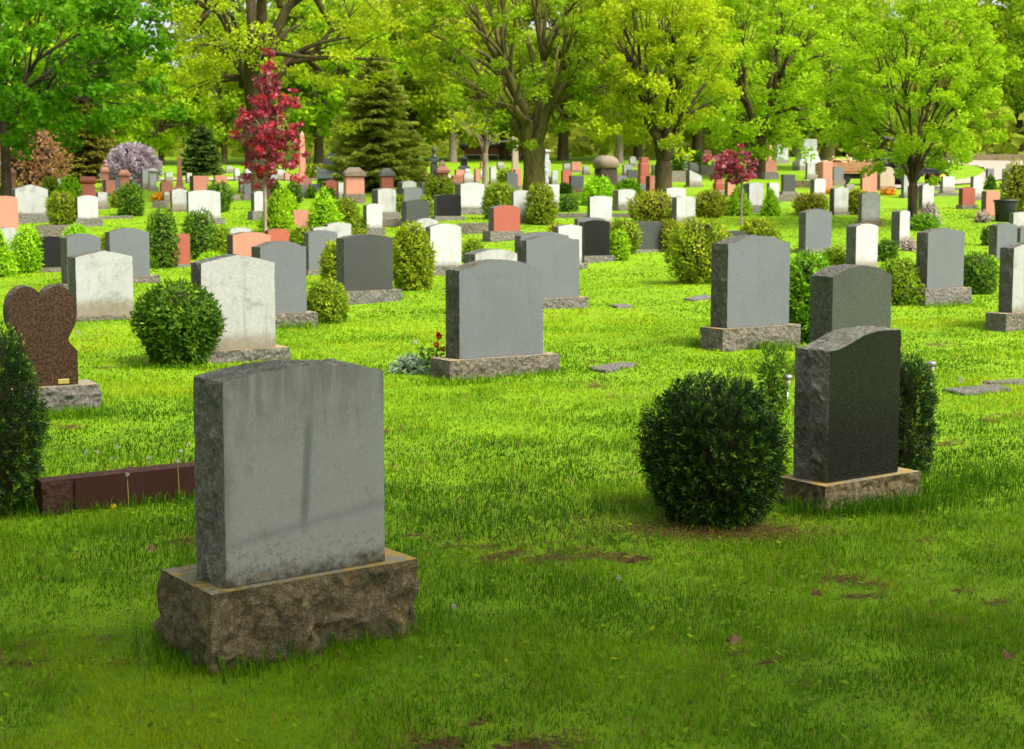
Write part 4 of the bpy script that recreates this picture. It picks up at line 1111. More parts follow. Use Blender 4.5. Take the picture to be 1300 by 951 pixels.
S('white stone with orange lichen band by the big left trunk', 'light', 'arch', 318.5, 323, 337, 245, 242.5, 268, 280, e=.08, base='base_light', top='basetop_lichen', facemat='white')
S('broad white headstone on the terrace behind the cedar columns', 'light', 'arch', 237.3, 239.5, 280, 244, 241.2, 277, 287, e=.03, er=.1, base='base_light', facemat='white')
S('grey stained headstone with a pinkish rim left of the broad white one', 'grey', 'peak', 216, 218.5, 237.6, 241.8, 239.2, 265, 269.5, e=.03, tmat='salmon_rock', facemat='light')
S('square salmon block with dark left side', 'salmon', 'flat', 240, 245.8, 265, 223, 222.5, 246, 253, e=.02, tmat='brown_rock', Tm=.36)
S('rounded red stone right of the slim pink obelisk foot, on the left terrace', 'red', 'round', 203, 205, 220, 233, 229.5, 246, 249, e=.02, facemat='salmon')
S('little white stone before the rounded red one', 'white', 'round', 207, 208.5, 215.5, 246, 243.4, 254, 256, e=.02)
S('pale pillar stone on the left with blue-grey tint', 'light', 'flat', 179, 181, 188.5, 216, 215.5, 238, 241, e=.03)
S('salmon slab right of the spired pink monument', 'salmon', 'flat', 129.7, 134.5, 146.7, 228.5, 228, 246, 249, e=.02, tmat='tan_rock')
S('grey slab between salmon slab and pink capped pedestal', 'grey', 'flat', 145, 147, 154.6, 225.5, 225, 242, 245, e=.02)
S('low grey stone behind the pink pillar', 'grey', 'flat', 164, 166, 179, 225.5, 225, 235, 238, e=.02)
S('light headstone on a rough base below the brown barrel topped one', 'light', 'arch', 96, 98.8, 124.6, 250.3, 248, 277.5, 288, e=.07, er=.1, base='base_light', facemat='white')
S('pale grey headstone just right of the brown barrel topped stone', 'light', 'flat', 122, 124.5, 136.4, 244, 243.4, 262, 266, e=.04)
S('big pale grey headstone on a wide stepped base at the far left', 'light', 'peak', 13.4, 20, 61.2, 240.5, 234, 271, 284.5, e=.04, er=.14, base='base_light', top='basetop')
S('tan-pink headstone cut by the left edge', 'salmon', 'arch', -20, -13, 23.2, 251, 248.5, 293, 301, e=.04)
S('blue-grey rock topped stone at the left edge behind the bright globe', 'light', 'arch', -4, 1.6, 23.7, 291, 289, 318, 326, e=.03)
S('slim white stone behind the round shrub on the far left', 'white', 'flat', 71.5, 73, 79.5, 226.5, 226, 240, 242, e=.03)
S('small pale rounded stone among the far left shrubs', 'white', 'round', 77, 79, 89, 245.5, 242, 251, 253, e=.02)
S('faint pinkish slab far left beside the parked white car', 'salmon', 'flat', 48.5, 50.5, 61.5, 219.5, 219, 228, 231, e=.03)
S('light grey slab behind the rounded red stone', 'light', 'flat', 209, 210.5, 219.5, 218.5, 218, 229, 231, e=.03)
S('bright white slab behind the grey stained headstone', 'white', 'flat', 235.5, 237.5, 244, 219.5, 219, 231, 233, e=.02, tmat='dark_rock')
S('tall slim white stone left of the grey urn pedestal', 'white', 'round', 296.5, 298, 304.6, 216.5, 213.6, 227.5, 230, e=.02)
S('white pointed stone next to the grey urn pedestal', 'white', 'peak', 303, 304.5, 310.5, 229, 220, 242, 245, e=.03)
S('dull pink slab behind the left dark globe', 'salmon', 'flat', 271, 273, 288, 222.5, 222, 234, 237, e=.03)
S('pale block low between the dark shrub and urn pedestal', 'light', 'flat', 291, 293, 304.6, 247.5, 247, 253, 255, e=.02)
S('pink stone left in a row of three behind the bright cones', 'salmon', 'arch', 368, 370.5, 380, 224, 221, 235, 238, e=.02)
S('pink stone middle in a row of three behind the bright cones', 'salmon', 'peak', 378, 380.5, 396, 227, 223, 245, 248, e=.02)
S('pink stone with a low peak, right of three behind the bright cones', 'salmon', 'peak', 409.7, 413.6, 429.4, 231, 228, 246.5, 249, e=.02, facemat='red', tmat='salmon_rock')
S('grey upright stone between the pink stones', 'grey', 'flat', 377.5, 379.5, 389, 234.5, 234, 249, 252, e=.02)
S('white upright slab left of the pink roofed pedestal', 'white', 'flat', 428.5, 430, 438.5, 232, 231.5, 250, 253, e=.03)
S('low dark grey stone behind the right bright cone', 'grey', 'flat', 392.5, 394.5, 406, 233.5, 233, 245, 248, e=.02)
S('stepped pale pink stone beside the round yellow-green shrub', 'salmon', 'flat', 399.5, 401.5, 411.7, 213, 212, 223, 226, e=.05, base='base_light')
S('low wide pink slab under the spruce on its right', 'salmon', 'slant', 525, 527, 545, 221, 215, 229, 232, e=.03)
S('wide pink stone behind the second roofed pedestal', 'salmon', 'arch', 503, 506, 528, 214, 211, 226, 231, e=.04)
S('dark urn shaped stone behind left of the pink roofed pedestal', 'dark', 'round', 413, 415, 427, 215, 209.5, 222, 226, e=.04)
S('pink sliver stone right against the central maple trunk', 'salmon', 'flat', 652, 654, 662, 215, 214.5, 236, 239, e=.02)
S('pale slab between urn pedestal and big left trunk', 'light', 'flat', 338, 340, 352, 221, 220.5, 232, 236, e=.02)
# far scatter seen between shafts and trunks
far = [(112, 120, 226, 240, 'salmon', 'pink slab left of the spired pink monument'), (158, 164, 222, 226, 'light', 'tiny pale slab behind the capped pedestal'), (352, 362, 214, 228, 'light', 'faint pale stone right of the big left trunk'),
       (362, 369, 218, 230, 'salmon', 'faint pink stone under the crimson leaves'), (437, 446, 213, 224, 'white', 'bright far stone left under the spruce'), (547, 553, 226, 240, 'white', 'pale stone foot right of the grey column'),
       (591, 597, 214, 224, 'white', 'white far stone right of the black monument'), (610, 616, 216, 228, 'white', 'white far stone just left of the bare tree'), (611, 617, 205, 214, 'salmon', 'pink far stone high left of the bare tree'),
       (632, 640, 205, 215, 'light', 'pale far stone behind the clipped ball'), (741, 748, 211, 222, 'white', 'white far stone left of the domed brown pedestal'), (842, 848, 214, 226, 'salmon', 'thin pink far stone right of the leaning trunk'),
       (829, 836, 209, 222, 'light', 'pale far stone left of the leaning trunk'), (893, 903, 190, 200, 'salmon', 'pink far stone above the dark clipped cone'), (905, 912, 205, 214, 'light', 'pale far stone left above the crimson sapling'),
       (950, 958, 194, 204, 'light', 'pale far stone above the crimson sapling'), (1079, 1087, 199, 208, 'white', 'white far stone above the timber wagon'), (1254, 1262, 213, 228, 'grey', 'grey far stone left of the tall grey figure stone'),
       (90, 97, 217, 230, 'light', 'pale far stone under the dark cedar'), (287, 296, 211, 220, 'light', 'pale far stone above the dull pink slab'), (255, 263, 207, 216, 'white', 'white far stone above the salmon block')]
for x0, x1, yt, yb, mt, lb in far:
    S(lb, mt, 'arch' if (x0 % 2) else 'flat', x0 - 1.2, x0, x1, yt + 1, yt, yb - 2, yb, e=.04)

# ------------------------------------------------------------------ heart stone, low slab
def heart_stone():
    rot = 30.0
    C, u, v, z0, hb, hs, W, T = solve(-6, 14, 98, 372, 495, 530, rot, .05, .05)
    T = .22
    cxy = C + u * W / 2 + v * T / 2
    root = empty('headstone', (cxy[0], cxy[1], gz(*cxy)), R(rot), 'brown polished heart shaped headstone with a small brass plate, left edge', 'headstone', 'granite headstones standing in rows on the lawn')
    b = MB(); rough_block(b, -W / 2 - .1, W / 2 + .14, -T / 2 - .06, T / 2 + .06, -.12, hb, .025, 40, 9, 5.0); b.build('base', [M['base_light'], M['basetop']], root)
    H = zat(C[0], C[1], 366) - z0; h0 = hb + .003
    k = 1.0; hw = W / 2; Hh = H - h0
    # heart on a block: right half from the bottom up, then mirrored
    pts = [(hw, 0), (hw, .08), (hw, .2), (hw, .33 * 1.02), (hw * .93, .365), (hw * .8, .41), (hw * .73, .45), (hw * .77, .49)]
    for q in range(17):
        a = -.62 + (math.pi + .38) * q / 16
        pts.append((hw * .47 + hw * .55 * math.cos(a), .735 + .265 * math.sin(a) * (1.0)))
    pts = [(x, min(z, 1.0)) for x, z in pts]
    while pts[-1][0] < .01: pts.pop()
    pts.append((0.0, .925))
    full = [(-x, z) for x, z in pts] + [(x, z) for x, z in pts[::-1][1:]]
    # resample for roughness
    dense = []
    for i in range(len(full) - 1):
        (xa, za), (xb, zb) = full[i], full[i + 1]; L = math.hypot(xb - xa, (zb - za) * Hh); n = max(1, int(L / .025))
        for q in range(n): dense.append((xa + (xb - xa) * q / n, h0 + (za + (zb - za) * q / n) * Hh))
    dense.append((full[-1][0], h0 + full[-1][1] * Hh))
    tb = MB(); strip_solid(tb, dense, T, .012, 8, 3.3, edge=.002)
    tb.build('tablet', [M['brown'], M['brown_rock']], root)
    pl = MB(); pl.box(hw * .38, hw * .72, -T / 2 - .008, -T / 2 - .001, h0 + .01, h0 + .045, bev=.002); pl.build('plate', M['brass'], root)
heart_stone()

def low_slab():
    A = np.array(hit(96, 652)); 
    th = R(33); u = np.array([math.cos(th), math.sin(th)]); v = np.array([-u[1], u[0]])
    z0 = gz(*A); H = zat(A[0], A[1], 607) - z0; W = .98; T = .13
    c = A + u * W / 2 + v * T / 2
    out = [(-W / 2, -.1)] + [(-W / 2, -.1 + (H + .1) * i / 8) for i in range(1, 9)] + [(-W / 2 + W * i / 40, H) for i in range(1, 41)] + [(W / 2, H - (H + .1) * i / 8) for i in range(1, 9)]
    root = empty('grave_slab', (c[0], c[1], gz(*c)), th, 'low dark red granite slab lying left behind the nearest headstone, one end rough', 'grave slab')
    dz = z0 - gz(*c)
    tb = MB(); strip_solid(tb, [(x, z + dz) for x, z in out], T, .02, 10, 9.1, edge=.006)
    tb.build('polished_block', [M['maroon'], M['maroon_rock']], root)
    # rock pitched end
    rb = MB(); rough_block(rb, -W / 2 - .17, -W / 2 + .006, -T / 2 + .004, T / 2 - .004, -.1, H + dz - .003, .016, 70, 8, 4.4); rb.build('rough_end', [M['maroon_rock'], M['maroon_rock']], root)
low_slab()

# ------------------------------------------------------------------ monuments, pedestals, obelisks
Mo = monument
Mo('pink pedestal monument with a rock cut roof cap left of the spruce trunk', 449.5, 30, 257.6, [('base', 'box', 29.5, 246, 'tan_rock'), ('shaft', 'box', 27, 224, 'salmon'), ('roof_cap', 'hip', 31, 212.6, 'tan_rock')], rot=16)
Mo('red pedestal monument with a pale roof cap right of the spruce trunk', 491, 22, 250, [('base', 'box', 24, 240, 'base_light'), ('shaft', 'box', 18, 223.7, 'red'), ('roof_cap', 'hip', 22, 213.4, 'white_rock')], rot=16)
Mo('brown sandstone pedestal with a big domed pale cap right of centre', 769, 34, 243, [('base', 'box', 30, 236, 'brown_rock'), ('shaft', 'box', 28, 214, 'brown_rock'), ('domed_cap', 'dome', 36, 197.4, 'tan')], rot=25)
Mo('brown granite monument topped with a horizontal barrel roll', 112, 24, 256, [('base', 'box', 25, 249, 'brown_rock'), ('shaft', 'taper', 23, 233.8, 'red'), ('barrel_top', 'barrel', 22, 224.3, 'red')], rot=20)
Mo('slim pink obelisk left of the salmon block', 228.5, 13, 246, [('base', 'box', 15, 238, 'salmon'), ('plinth', 'box', 10, 232, 'salmon'), ('shaft', 'shaft', 7.6, 196.3, 'salmon')], rot=20, name='obelisk', cat='obelisk')
Mo('tall pink obelisk behind the crimson tree, left of the spruce', 384, 12, 226, [('base', 'box', 12, 219, 'salmon'), ('shaft', 'shaft', 9, 166, 'salmon')], rot=20, name='obelisk', cat='obelisk')
Mo('pink monument with a ball finial spire left of the lilac', 134, 12, 246, [('base', 'box', 13, 236, 'salmon'), ('shaft', 'box', 9.5, 219, 'salmon'), ('gable_cap', 'hip', 12, 211, 'salmon'), ('finial', 'finial', 6, 203, 'salmon')], rot=20)
Mo('pink pedestal with a moulded cap under the lilac', 158.5, 16, 246, [('base', 'box', 14, 238, 'base_light'), ('shaft', 'box', 13, 223, 'salmon'), ('cap', 'hip', 17, 215.8, 'salmon')], rot=18)
Mo('slender rounded pink pillar right of the lilac', 176, 7, 236, [('base', 'box', 8, 232, 'salmon'), ('shaft', 'cyl', 6, 214, 'salmon'), ('ball', 'dome', 6.5, 211.5, 'salmon')], rot=18)
Mo('white marble pillar with a rounded cap right of the lilac', 194.5, 12, 243, [('base', 'box', 14, 237, 'white'), ('shaft', 'box', 10, 219, 'white'), ('cap', 'dome', 13.5, 213.7, 'white')], rot=18)
Mo('grey pedestal carrying a white draped urn beside the big left trunk', 314, 12, 254.5, [('base', 'box', 14, 247, 'base_light'), ('shaft', 'box', 10, 228, 'grey'), ('urn', 'urn', 11, 214, 'white')], rot=18)
Mo('pink shaft rising behind the white draped urn', 317, 8, 226, [('base', 'box', 9, 220, 'salmon'), ('shaft', 'shaft', 7, 190, 'salmon')], rot=18, name='obelisk', cat='obelisk')
Mo('pink pillar with a small cross shaped top at the far left', 37, 10, 236, [('base', 'box', 10.5, 232, 'salmon'), ('shaft', 'box', 9, 214, 'salmon'), ('finial', 'finial', 4, 208.5, 'salmon')], rot=18)
Mo('domed pink monument at the far left edge behind the dark maple', 14, 18, 252, [('base', 'box', 22, 240, 'brown_rock'), ('shaft', 'box', 15, 223, 'salmon'), ('domed_cap', 'dome', 17, 214, 'salmon')], rot=18)
Mo('grey column monument with a rounded spire left of centre', 551, 13, 242, [('base', 'box', 14, 228, 'grey'), ('shaft', 'box', 9.5, 206, 'grey'), ('collar', 'box', 13, 201, 'grey'), ('spire', 'finial', 9, 185.6, 'grey')], rot=14)
Mo('pink monument with a pyramid roof right of the grey column', 561.5, 18, 242, [('base', 'box', 17, 234, 'salmon'), ('shaft', 'box', 15, 220, 'salmon'), ('pyramid_roof', 'hip', 20, 211, 'salmon'), ('top_block', 'hip', 9, 204, 'tan')], rot=14)
Mo('black stepped monument on the rise left of the bare tree', 589, 14, 217, [('base', 'box', 15, 211, 'dark'), ('shaft', 'box', 9, 203, 'black'), ('cap', 'hip', 11, 199, 'black')], rot=14)
Mo('pinkish column monument left behind the central maple trunk', 654, 10, 222, [('base', 'box', 12, 214, 'salmon'), ('shaft', 'taper', 9, 178, 'tan'), ('cap', 'box', 10, 174, 'tan')], rot=14)
Mo('tall white marble monument right of the central maple trunk', 691, 20, 236, [('base', 'box', 20, 224, 'white'), ('shaft', 'box', 15, 204, 'white'), ('upper_block', 'box', 12, 193, 'white'), ('cap', 'hip', 15, 189.5, 'white')], rot=14)
Mo('white draped figure standing before the tall white monument', 693, 10, 240, [('plinth', 'box', 11, 234, 'white'), ('figure', 'figure', 9, 210, 'white')], rot=14, name='statue', cat='statue')
Mo('white block stone right of the draped figure', 704, 10, 236, [('base', 'box', 10, 232, 'white'), ('block', 'box', 8.5, 217, 'white')], rot=14)
Mo('red granite block monument with a stepped top left of the leaning maple', 817, 17, 243, [('base', 'box', 18, 233, 'base_light'), ('plinth', 'box', 17, 225, 'red'), ('shaft', 'box', 15, 207, 'red'), ('cap', 'box', 12, 200, 'red')], rot=18)
Mo('tall red block monument on a white plinth under the crimson sapling', 912, 13, 249, [('base', 'box', 16, 241.8, 'white'), ('plinth', 'box', 14, 232, 'red'), ('shaft', 'box', 10.5, 213, 'red')], rot=18)
Mo('tall reddish brown block monument above the mid right lawn', 1047, 20, 240, [('plinth', 'box', 19, 228, 'salmon'), ('shaft', 'box', 18, 205.3, 'salmon')], rot=24)
Mo('large stepped white tomb monument on the rise at the right', 1025, 36, 216, [('base', 'box', 35, 205, 'white'), ('lower_step', 'taper', 30, 197, 'white'), ('upper_step', 'taper', 25, 190, 'white'), ('block', 'box', 21, 177, 'white')], rot=12)
Mo('white twin pillar tomb left of the stepped white tomb', 991, 20, 207, [('base', 'box', 21, 202, 'white'), ('block', 'box', 17, 184, 'white')], rot=12)
Mo('slim pink obelisk rising behind the white twin pillar tomb', 977, 6, 206, [('base', 'box', 8, 202, 'salmon'), ('shaft', 'shaft', 6, 182, 'salmon')], rot=18, name='obelisk', cat='obelisk')
Mo('round topped grey disc stone behind the slanted shouldered one', 881, 12, 222, [('base', 'box', 13, 217, 'grey'), ('disc', 'roundtop', 12, 206.5, 'light')], rot=20)
Mo('tall grey stone with a small figure on top at the right edge by the road', 1278, 14, 240, [('base', 'box', 17, 233, 'tan'), ('shaft', 'box', 12, 214, 'light'), ('figure', 'figure', 7, 207, 'light')], rot=18)
Mo('pink flared stone wider at the top between the two bright cones', 382, 20, 290, [('tablet', 'tshape', 22, 266.5, 'salmon')], rot=18)

# ------------------------------------------------------------------ shrubs
H = shrub
H('large dark yew ball left of the black sweep-topped headstone', 'yewball', 'yew', 824, 988, 484, 668, n=3600, leaf=.037, sprig=True, name='yew_shrub', group='dark yew shrubs in the foreground', wob=.09)
H('dark pointed yew cut by the left edge of the picture', 'yewball', 'yew', -80, 48, 412, 662, n=3600, leaf=.03, sprig=True, name='yew_shrub', group='dark yew shrubs in the foreground', wob=.12)
H('dark upright yew behind the right side of the black headstone', 'column', 'yew', 1108, 1180, 452, 606, n=2300, leaf=.028, sprig=True, name='yew_shrub', group='dark yew shrubs in the foreground', wob=.2)
H('globe cedar with a narrow foot in front of the wide off-white headstone', 'spread', 'cedar_near', 172, 281, 358, 467, n=5200, leaf=.035, name='globe_shrub')
H('leafy boxwood between tall grey and dark olive headstones', 'egg', 'box', 992, 1062, 318, 437, n=3800, leaf=.035, name='boxwood_shrub')
H('mounded juniper left of the grey peaked headstone on the right', 'dome', 'globe', 1106, 1176, 327, 388, n=2400, name='juniper_shrub', wob=.18)
H('dark globe right of the grey peaked headstone', 'egg', 'globe_dark', 1214, 1264, 320, 374, n=1900)
H('irregular golden yew left of the tall grey headstone', 'spread', 'yew_gold', 846, 928, 275, 361, n=4200, name='golden_yew_shrub', wob=.26)
H('tall golden yew right of the dark grey headstone', 'egg', 'yew_gold', 498, 549, 281, 369, n=4200, name='golden_yew_shrub', wob=.14)
H('golden yew left of the dark grey headstone', 'egg', 'yew_gold', 408, 440, 305, 362, n=1500, name='golden_yew_shrub')
H('yellow-green globe at the lower left of the dark grey headstone', 'egg', 'globe', 387, 441, 355, 411, n=2600)
def quick(rows, group='clipped evergreen shrubs among the headstones'):
    for r in rows:
        lb, kd, mt, x0, x1, yt, yb = r[:7]
        H(lb, kd, mt, x0, x1, yt, yb, n=r[7] if len(r) > 7 else max(260, min(1500, int((x1 - x0) * (yb - yt) * .75))), group=group, name={'cone': 'conical_shrub', 'column': 'columnar_shrub'}.get(kd, 'round_shrub'))
quick([
 ('bright green egg shaped globe left of the black headstone at the left', 'egg', 'bright', 15, 53, 287, 347),
 ('bright conical shrub at the left edge', 'cone', 'bright', -22, 21, 288, 352),
 ('dark cedar column right of the wide half hidden grey headstone', 'egg', 'globe_dark', 187, 226, 262, 341),
 ('dark cedar column right of the narrow red headstone', 'egg', 'globe_dark', 233, 274, 264, 330),
 ('smaller mixed green shrub right of the cedar column', 'egg', 'globe', 270, 292, 286, 326),
 ('lime green cone just right of the white sapling stem', 'cone', 'bright', 329, 374, 240, 296),
 ('lime green cone partly behind the one at the sapling stem', 'cone', 'bright', 343, 381, 238, 272),
 ('largest lime green cone right of the flared pink stone', 'cone', 'bright', 386, 436, 237, 291),
 ('loose yellow-green shrub right of the largest lime cone', 'dome', 'globe', 421, 456, 251, 283),
 ('small olive globe left of the tall white marble stone', 'egg', 'globe', 445, 470, 274, 299),
 ('low yellow-green mound above the dark grey headstone', 'dome', 'globe', 440, 466, 290, 306),
 ('spreading yellow-green shrub right of the dark red headstone', 'dome', 'globe', 366, 400, 288, 314),
 ('dark green ball left above the glossy black headstone', 'globe', 'globe', 540, 575, 224, 254),
 ('egg shaped clipped shrub left of the rounded pale headstone', 'egg', 'globe', 614, 656, 231, 279),
 ('egg shaped clipped shrub right of the rounded pale headstone', 'egg', 'globe', 667, 705, 232, 286),
 ('low globe right of the plain white headstone', 'egg', 'globe_dark', 710, 733, 247, 269),
 ('small dark ball beside the grey stone on dark base', 'egg', 'globe_dark', 711, 724, 233, 246),
 ('bright green mound left of the square white headstone', 'dome', 'bright', 739, 782, 224, 262),
 ('bright green mound behind the square white headstone', 'dome', 'bright', 780, 815, 227, 252),
 ('wide ochre globe above the scalloped dark slab', 'globe', 'ochre', 797, 858, 242, 286),
 ('two tone globe left of the scalloped dark slab', 'globe', 'globe', 772, 813, 277, 323),
 ('small bright egg shrub touching the black headstone', 'egg', 'bright', 773, 798, 291, 331),
 ('bright sliver of a shrub behind the narrow white headstone', 'egg', 'bright', 730, 745, 300, 330),
 ('ochre green shrub right of the scalloped dark slab', 'egg', 'ochre', 837, 864, 279, 320),
 ('broad olive globe left of the bright cone under the crimson sapling', 'globe', 'ochre', 880, 922, 242, 277),
 ('bright cone under the crimson sapling', 'cone', 'bright', 919, 955, 234, 274),
 ('bright cone right of the off-white headstone', 'cone', 'bright', 966, 991, 240, 274),
 ('olive globe alone on the mid right lawn', 'globe', 'ochre', 1008, 1050, 245, 274),
 ('olive shrub behind the white peaked headstone', 'egg', 'ochre', 1075, 1101, 239, 273),
 ('low golden yew with bright tips behind the tall grey headstone', 'dome', 'yew_gold', 937, 990, 278, 308),
 ('green clipped shrub left of the bright white headstone', 'dome', 'globe', 1041, 1080, 313, 343),
 ('leafy dark shrub at the foot of the narrow white headstone', 'dome', 'globe_dark', 1112, 1140, 304, 332),
 ('tall dark olive cone at the right edge behind the planter', 'egg', 'ochre', 1272, 1314, 202, 270),
 ('small dark cone beside the curved road', 'cone', 'globe_dark', 1251, 1264, 222, 241),
 ('small round shrub at the far left behind the pale headstone', 'globe', 'globe', 55, 73, 225, 249),
 ('bright leafy globe left of the brown barrel topped stone', 'globe', 'bright', 76, 102, 224, 257),
 ('dark globe between the two pale headstones on the left terrace', 'globe', 'globe', 61, 96, 242, 288),
 ('small ochre dark globe left of the salmon upright stone', 'egg', 'ochre', 142, 156, 242, 264),
 ('dark leafy bush behind the salmon upright stone', 'egg', 'globe_dark', 150, 182, 232, 275),
 ('bright low mound above the grey headstone on the left', 'dome', 'bright', 81, 113, 285, 312),
 ('yellow sprigged shrub right of the grey headstone on the left', 'dome', 'yew_gold', 127, 151, 294, 324),
 ('dark globe right of the broad white headstone', 'globe', 'globe_dark', 263, 293, 230, 270),
 ('small dark egg shrub right of the big left trunk', 'egg', 'globe_dark', 345, 355, 231, 252),
 ('small dark round shrub behind the second lime cone', 'egg', 'globe_dark', 365, 383, 231, 258),
 ('round yellow-green far shrub near the tall pink obelisk', 'globe', 'globe', 389, 407, 208, 228),
 ('dark little shrub left behind the largest lime cone', 'egg', 'globe_dark', 390, 401, 238, 252),
 ('dark little shrub right behind the largest lime cone', 'egg', 'globe_dark', 413, 424, 239, 253),
 ('olive shrub right of the pale headstone with white panel', 'egg', 'globe', 501, 513, 247, 274),
 ('olive shrub left of the glossy black headstone', 'egg', 'globe', 533, 550, 248, 274),
 ('clipped ball right of the pale bare tree', 'globe', 'globe', 631, 650, 215, 232),
 ('low round shrub left of the pale peeping headstone', 'dome', 'globe', 585, 617, 303, 333),
 ('orange tinged shrub behind the narrow white headstone', 'dome', 'ochre', 694, 717, 284, 303),
 ('dark clipped cone left of the grey pillar stone', 'egg', 'globe_dark', 853, 869, 180, 219),
 ('dark clipped cone right of the grey pillar stone', 'egg', 'globe_dark', 875, 897, 191, 220),
 ('low green shrub at the far left edge behind the salmon stone', 'dome', 'globe', -6, 15, 236, 252),
 ('bright sprigged low shrub behind the wide off-white headstone', 'dome', 'bright', 246, 292, 320, 350),
 ('dark small shrub left of the grey headstone near the right edge', 'egg', 'globe_dark', 1247, 1259, 288, 312),
 ('fresh green leafy plant right of the dark globe near the right edge', 'dome', 'bright', 1247, 1270, 326, 352),
])
H('loose leafy plant with pale pink blooms at the young maple foot', 'dome', 'petal_pink', 1166, 1194, 258, 290, n=420, name='flowering_plant', cat='plant', group='flowers planted at the graves')
H('low green leafy plant right of the young maple trunk', 'dome', 'box', 1155, 1192, 271, 293, n=600, name='leafy_plant', cat='plant', group='leafy plants at the graves')
H('thin young shrub beside the steel garden lamp', 'column', 'globe_dark', 966, 998, 436, 522, n=420, leaf=.03, name='young_shrub', group='leafy plants at the graves', stems=False, wob=.3)
H('clump of orange flowers at the foot of the brownish round topped stone', 'dome', 'petal_orange', 1119, 1136, 239, 248, n=140, name='flowering_plant', cat='plant', group='flowers planted at the graves')
H('row of orange flowers right of the rounded red stone', 'dome', 'petal_orange', 193, 212, 246, 255, n=220, name='flowering_plant', cat='plant', group='flowers planted at the graves')
H('faded pink flowers at the foot of the narrow white headstone', 'dome', 'petal_pink', 1146, 1163, 303, 319, n=240, name='flowering_plant', cat='plant', group='flowers planted at the graves')
H('orange flowers beside the tall reddish block monument', 'dome', 'petal_orange', 1048, 1058, 241, 247, n=120, name='flowering_plant', cat='plant', group='flowers planted at the graves')
H('dry flowers beside the dusky pink headstone', 'dome', 'petal_pink', 1240, 1256, 268, 283, n=240, name='flowering_plant', cat='plant', group='flowers planted at the graves')
H('silvery white leaved plant left of the centre headstone base', 'dome', 'petal_white', 501, 541, 455, 475, n=260, leaf=.035, name='silver_leaved_plant', cat='plant', group='leafy plants at the graves', wob=.4)

# red geranium
def geranium():
    x, y = hit(553, 472)
    root = empty('geranium', (x, y, gz(x, y)), .3, 'red flowering geranium at the left foot of the centre headstone', 'flower')
    Ht = zat(x, y, 424) - gz(x, y)
    mb = MB(); mb.tube([(0, 0, 0), (.01, 0, Ht * .5), (.03, .01, Ht * .92)], [.006, .005, .004], 5); mb.tube([(0, 0, 0), (-.04, 0, Ht * .3), (-.06, .01, Ht * .5)], [.006, .005, .004], 5); mb.build('stem', M['stalk'], root)
    
    for n_, r_, c_ in ((60, .026, (.035, .01, Ht * .95)), (35, .02, (0, -.03, Ht * .72)), (30, .018, (.07, -.01, Ht * .6))):
        V, Q = leaf_quads(rand_unit(n_) * r_ + np.array(c_), rand_unit(n_), .022, 1.2); mesh_np('flower_head', V, Q, M['petal_red'], root)
    P = rng.uniform(-1, 1, (150, 3)) * [.12, .09, .1] + np.array([-.03, 0, .12]); N = rand_unit(150) * .6 + [0, 0, .8]; V, Q = leaf_quads(P, N / np.linalg.norm(N, axis=1)[:, None], .045, 1.1)
    mesh_np('leaves', V, Q, M['box'], root, attr=np.repeat(rng.uniform(0, .6, 150), 4))
geranium()

# ------------------------------------------------------------------ garden lamps, planter, dandelions
def garden_lamp(px, ytop, ybot, label):
    x, y = hit(px, ybot); zg = gz(x, y); Ht = zat(x, y, ytop) - zg; r = .028
    root = empty('garden_lamp', (x, y, zg), 0, label, 'garden lamp', 'steel solar lamps by the black headstone')
    a = MB(); a.lathe([(r * 1.25, Ht - .03), (r * 1.35, Ht - .024), (r * 1.35, Ht - .006), (r * 1.1, Ht), (.004, Ht + .002)], n=20); a.build('cap', M['steel'], root)
    b = MB(); b.lathe([(r * .55, Ht - .1), (r * 1.0, Ht - .032)], n=16); b.build('lens', M['lens'], root)
    c = MB(); c.lathe([(.009, -.1), (.009, Ht - .102)], n=10); c.build('stake', M['steel'], root)
garden_lamp(999, 476, 519, 'small steel solar lamp beside the thin young shrub')
garden_lamp(1181, 459, 512, 'small steel solar lamp right of the dark upright yew')

def planter():
    x, y = hit(1276, 281); k = y / F_PX; w = 29 * k / 2; zg = gz(x, y); Ht = zat(x, y, 253.5) - zg
    root = empty('planter', (x, y, zg), 0, 'black round plastic bin or planter at the right edge', 'planter')
    a = MB(); a.lathe([(w * .8, -.02), (w * .96, Ht - .08), (w * .96, Ht - .07)], n=24); a.build('tub', M['plastic_black'], root)
    b = MB(); b.lathe([(w * .97, Ht - .068), (w * 1.05, Ht - .06), (w * 1.05, Ht - .005), (w * .98, Ht), (w * .9, Ht), (w * .86, Ht - .05), (.01, Ht - .055)], n=24); b.build('rim', M['plastic_black'], root)
planter()

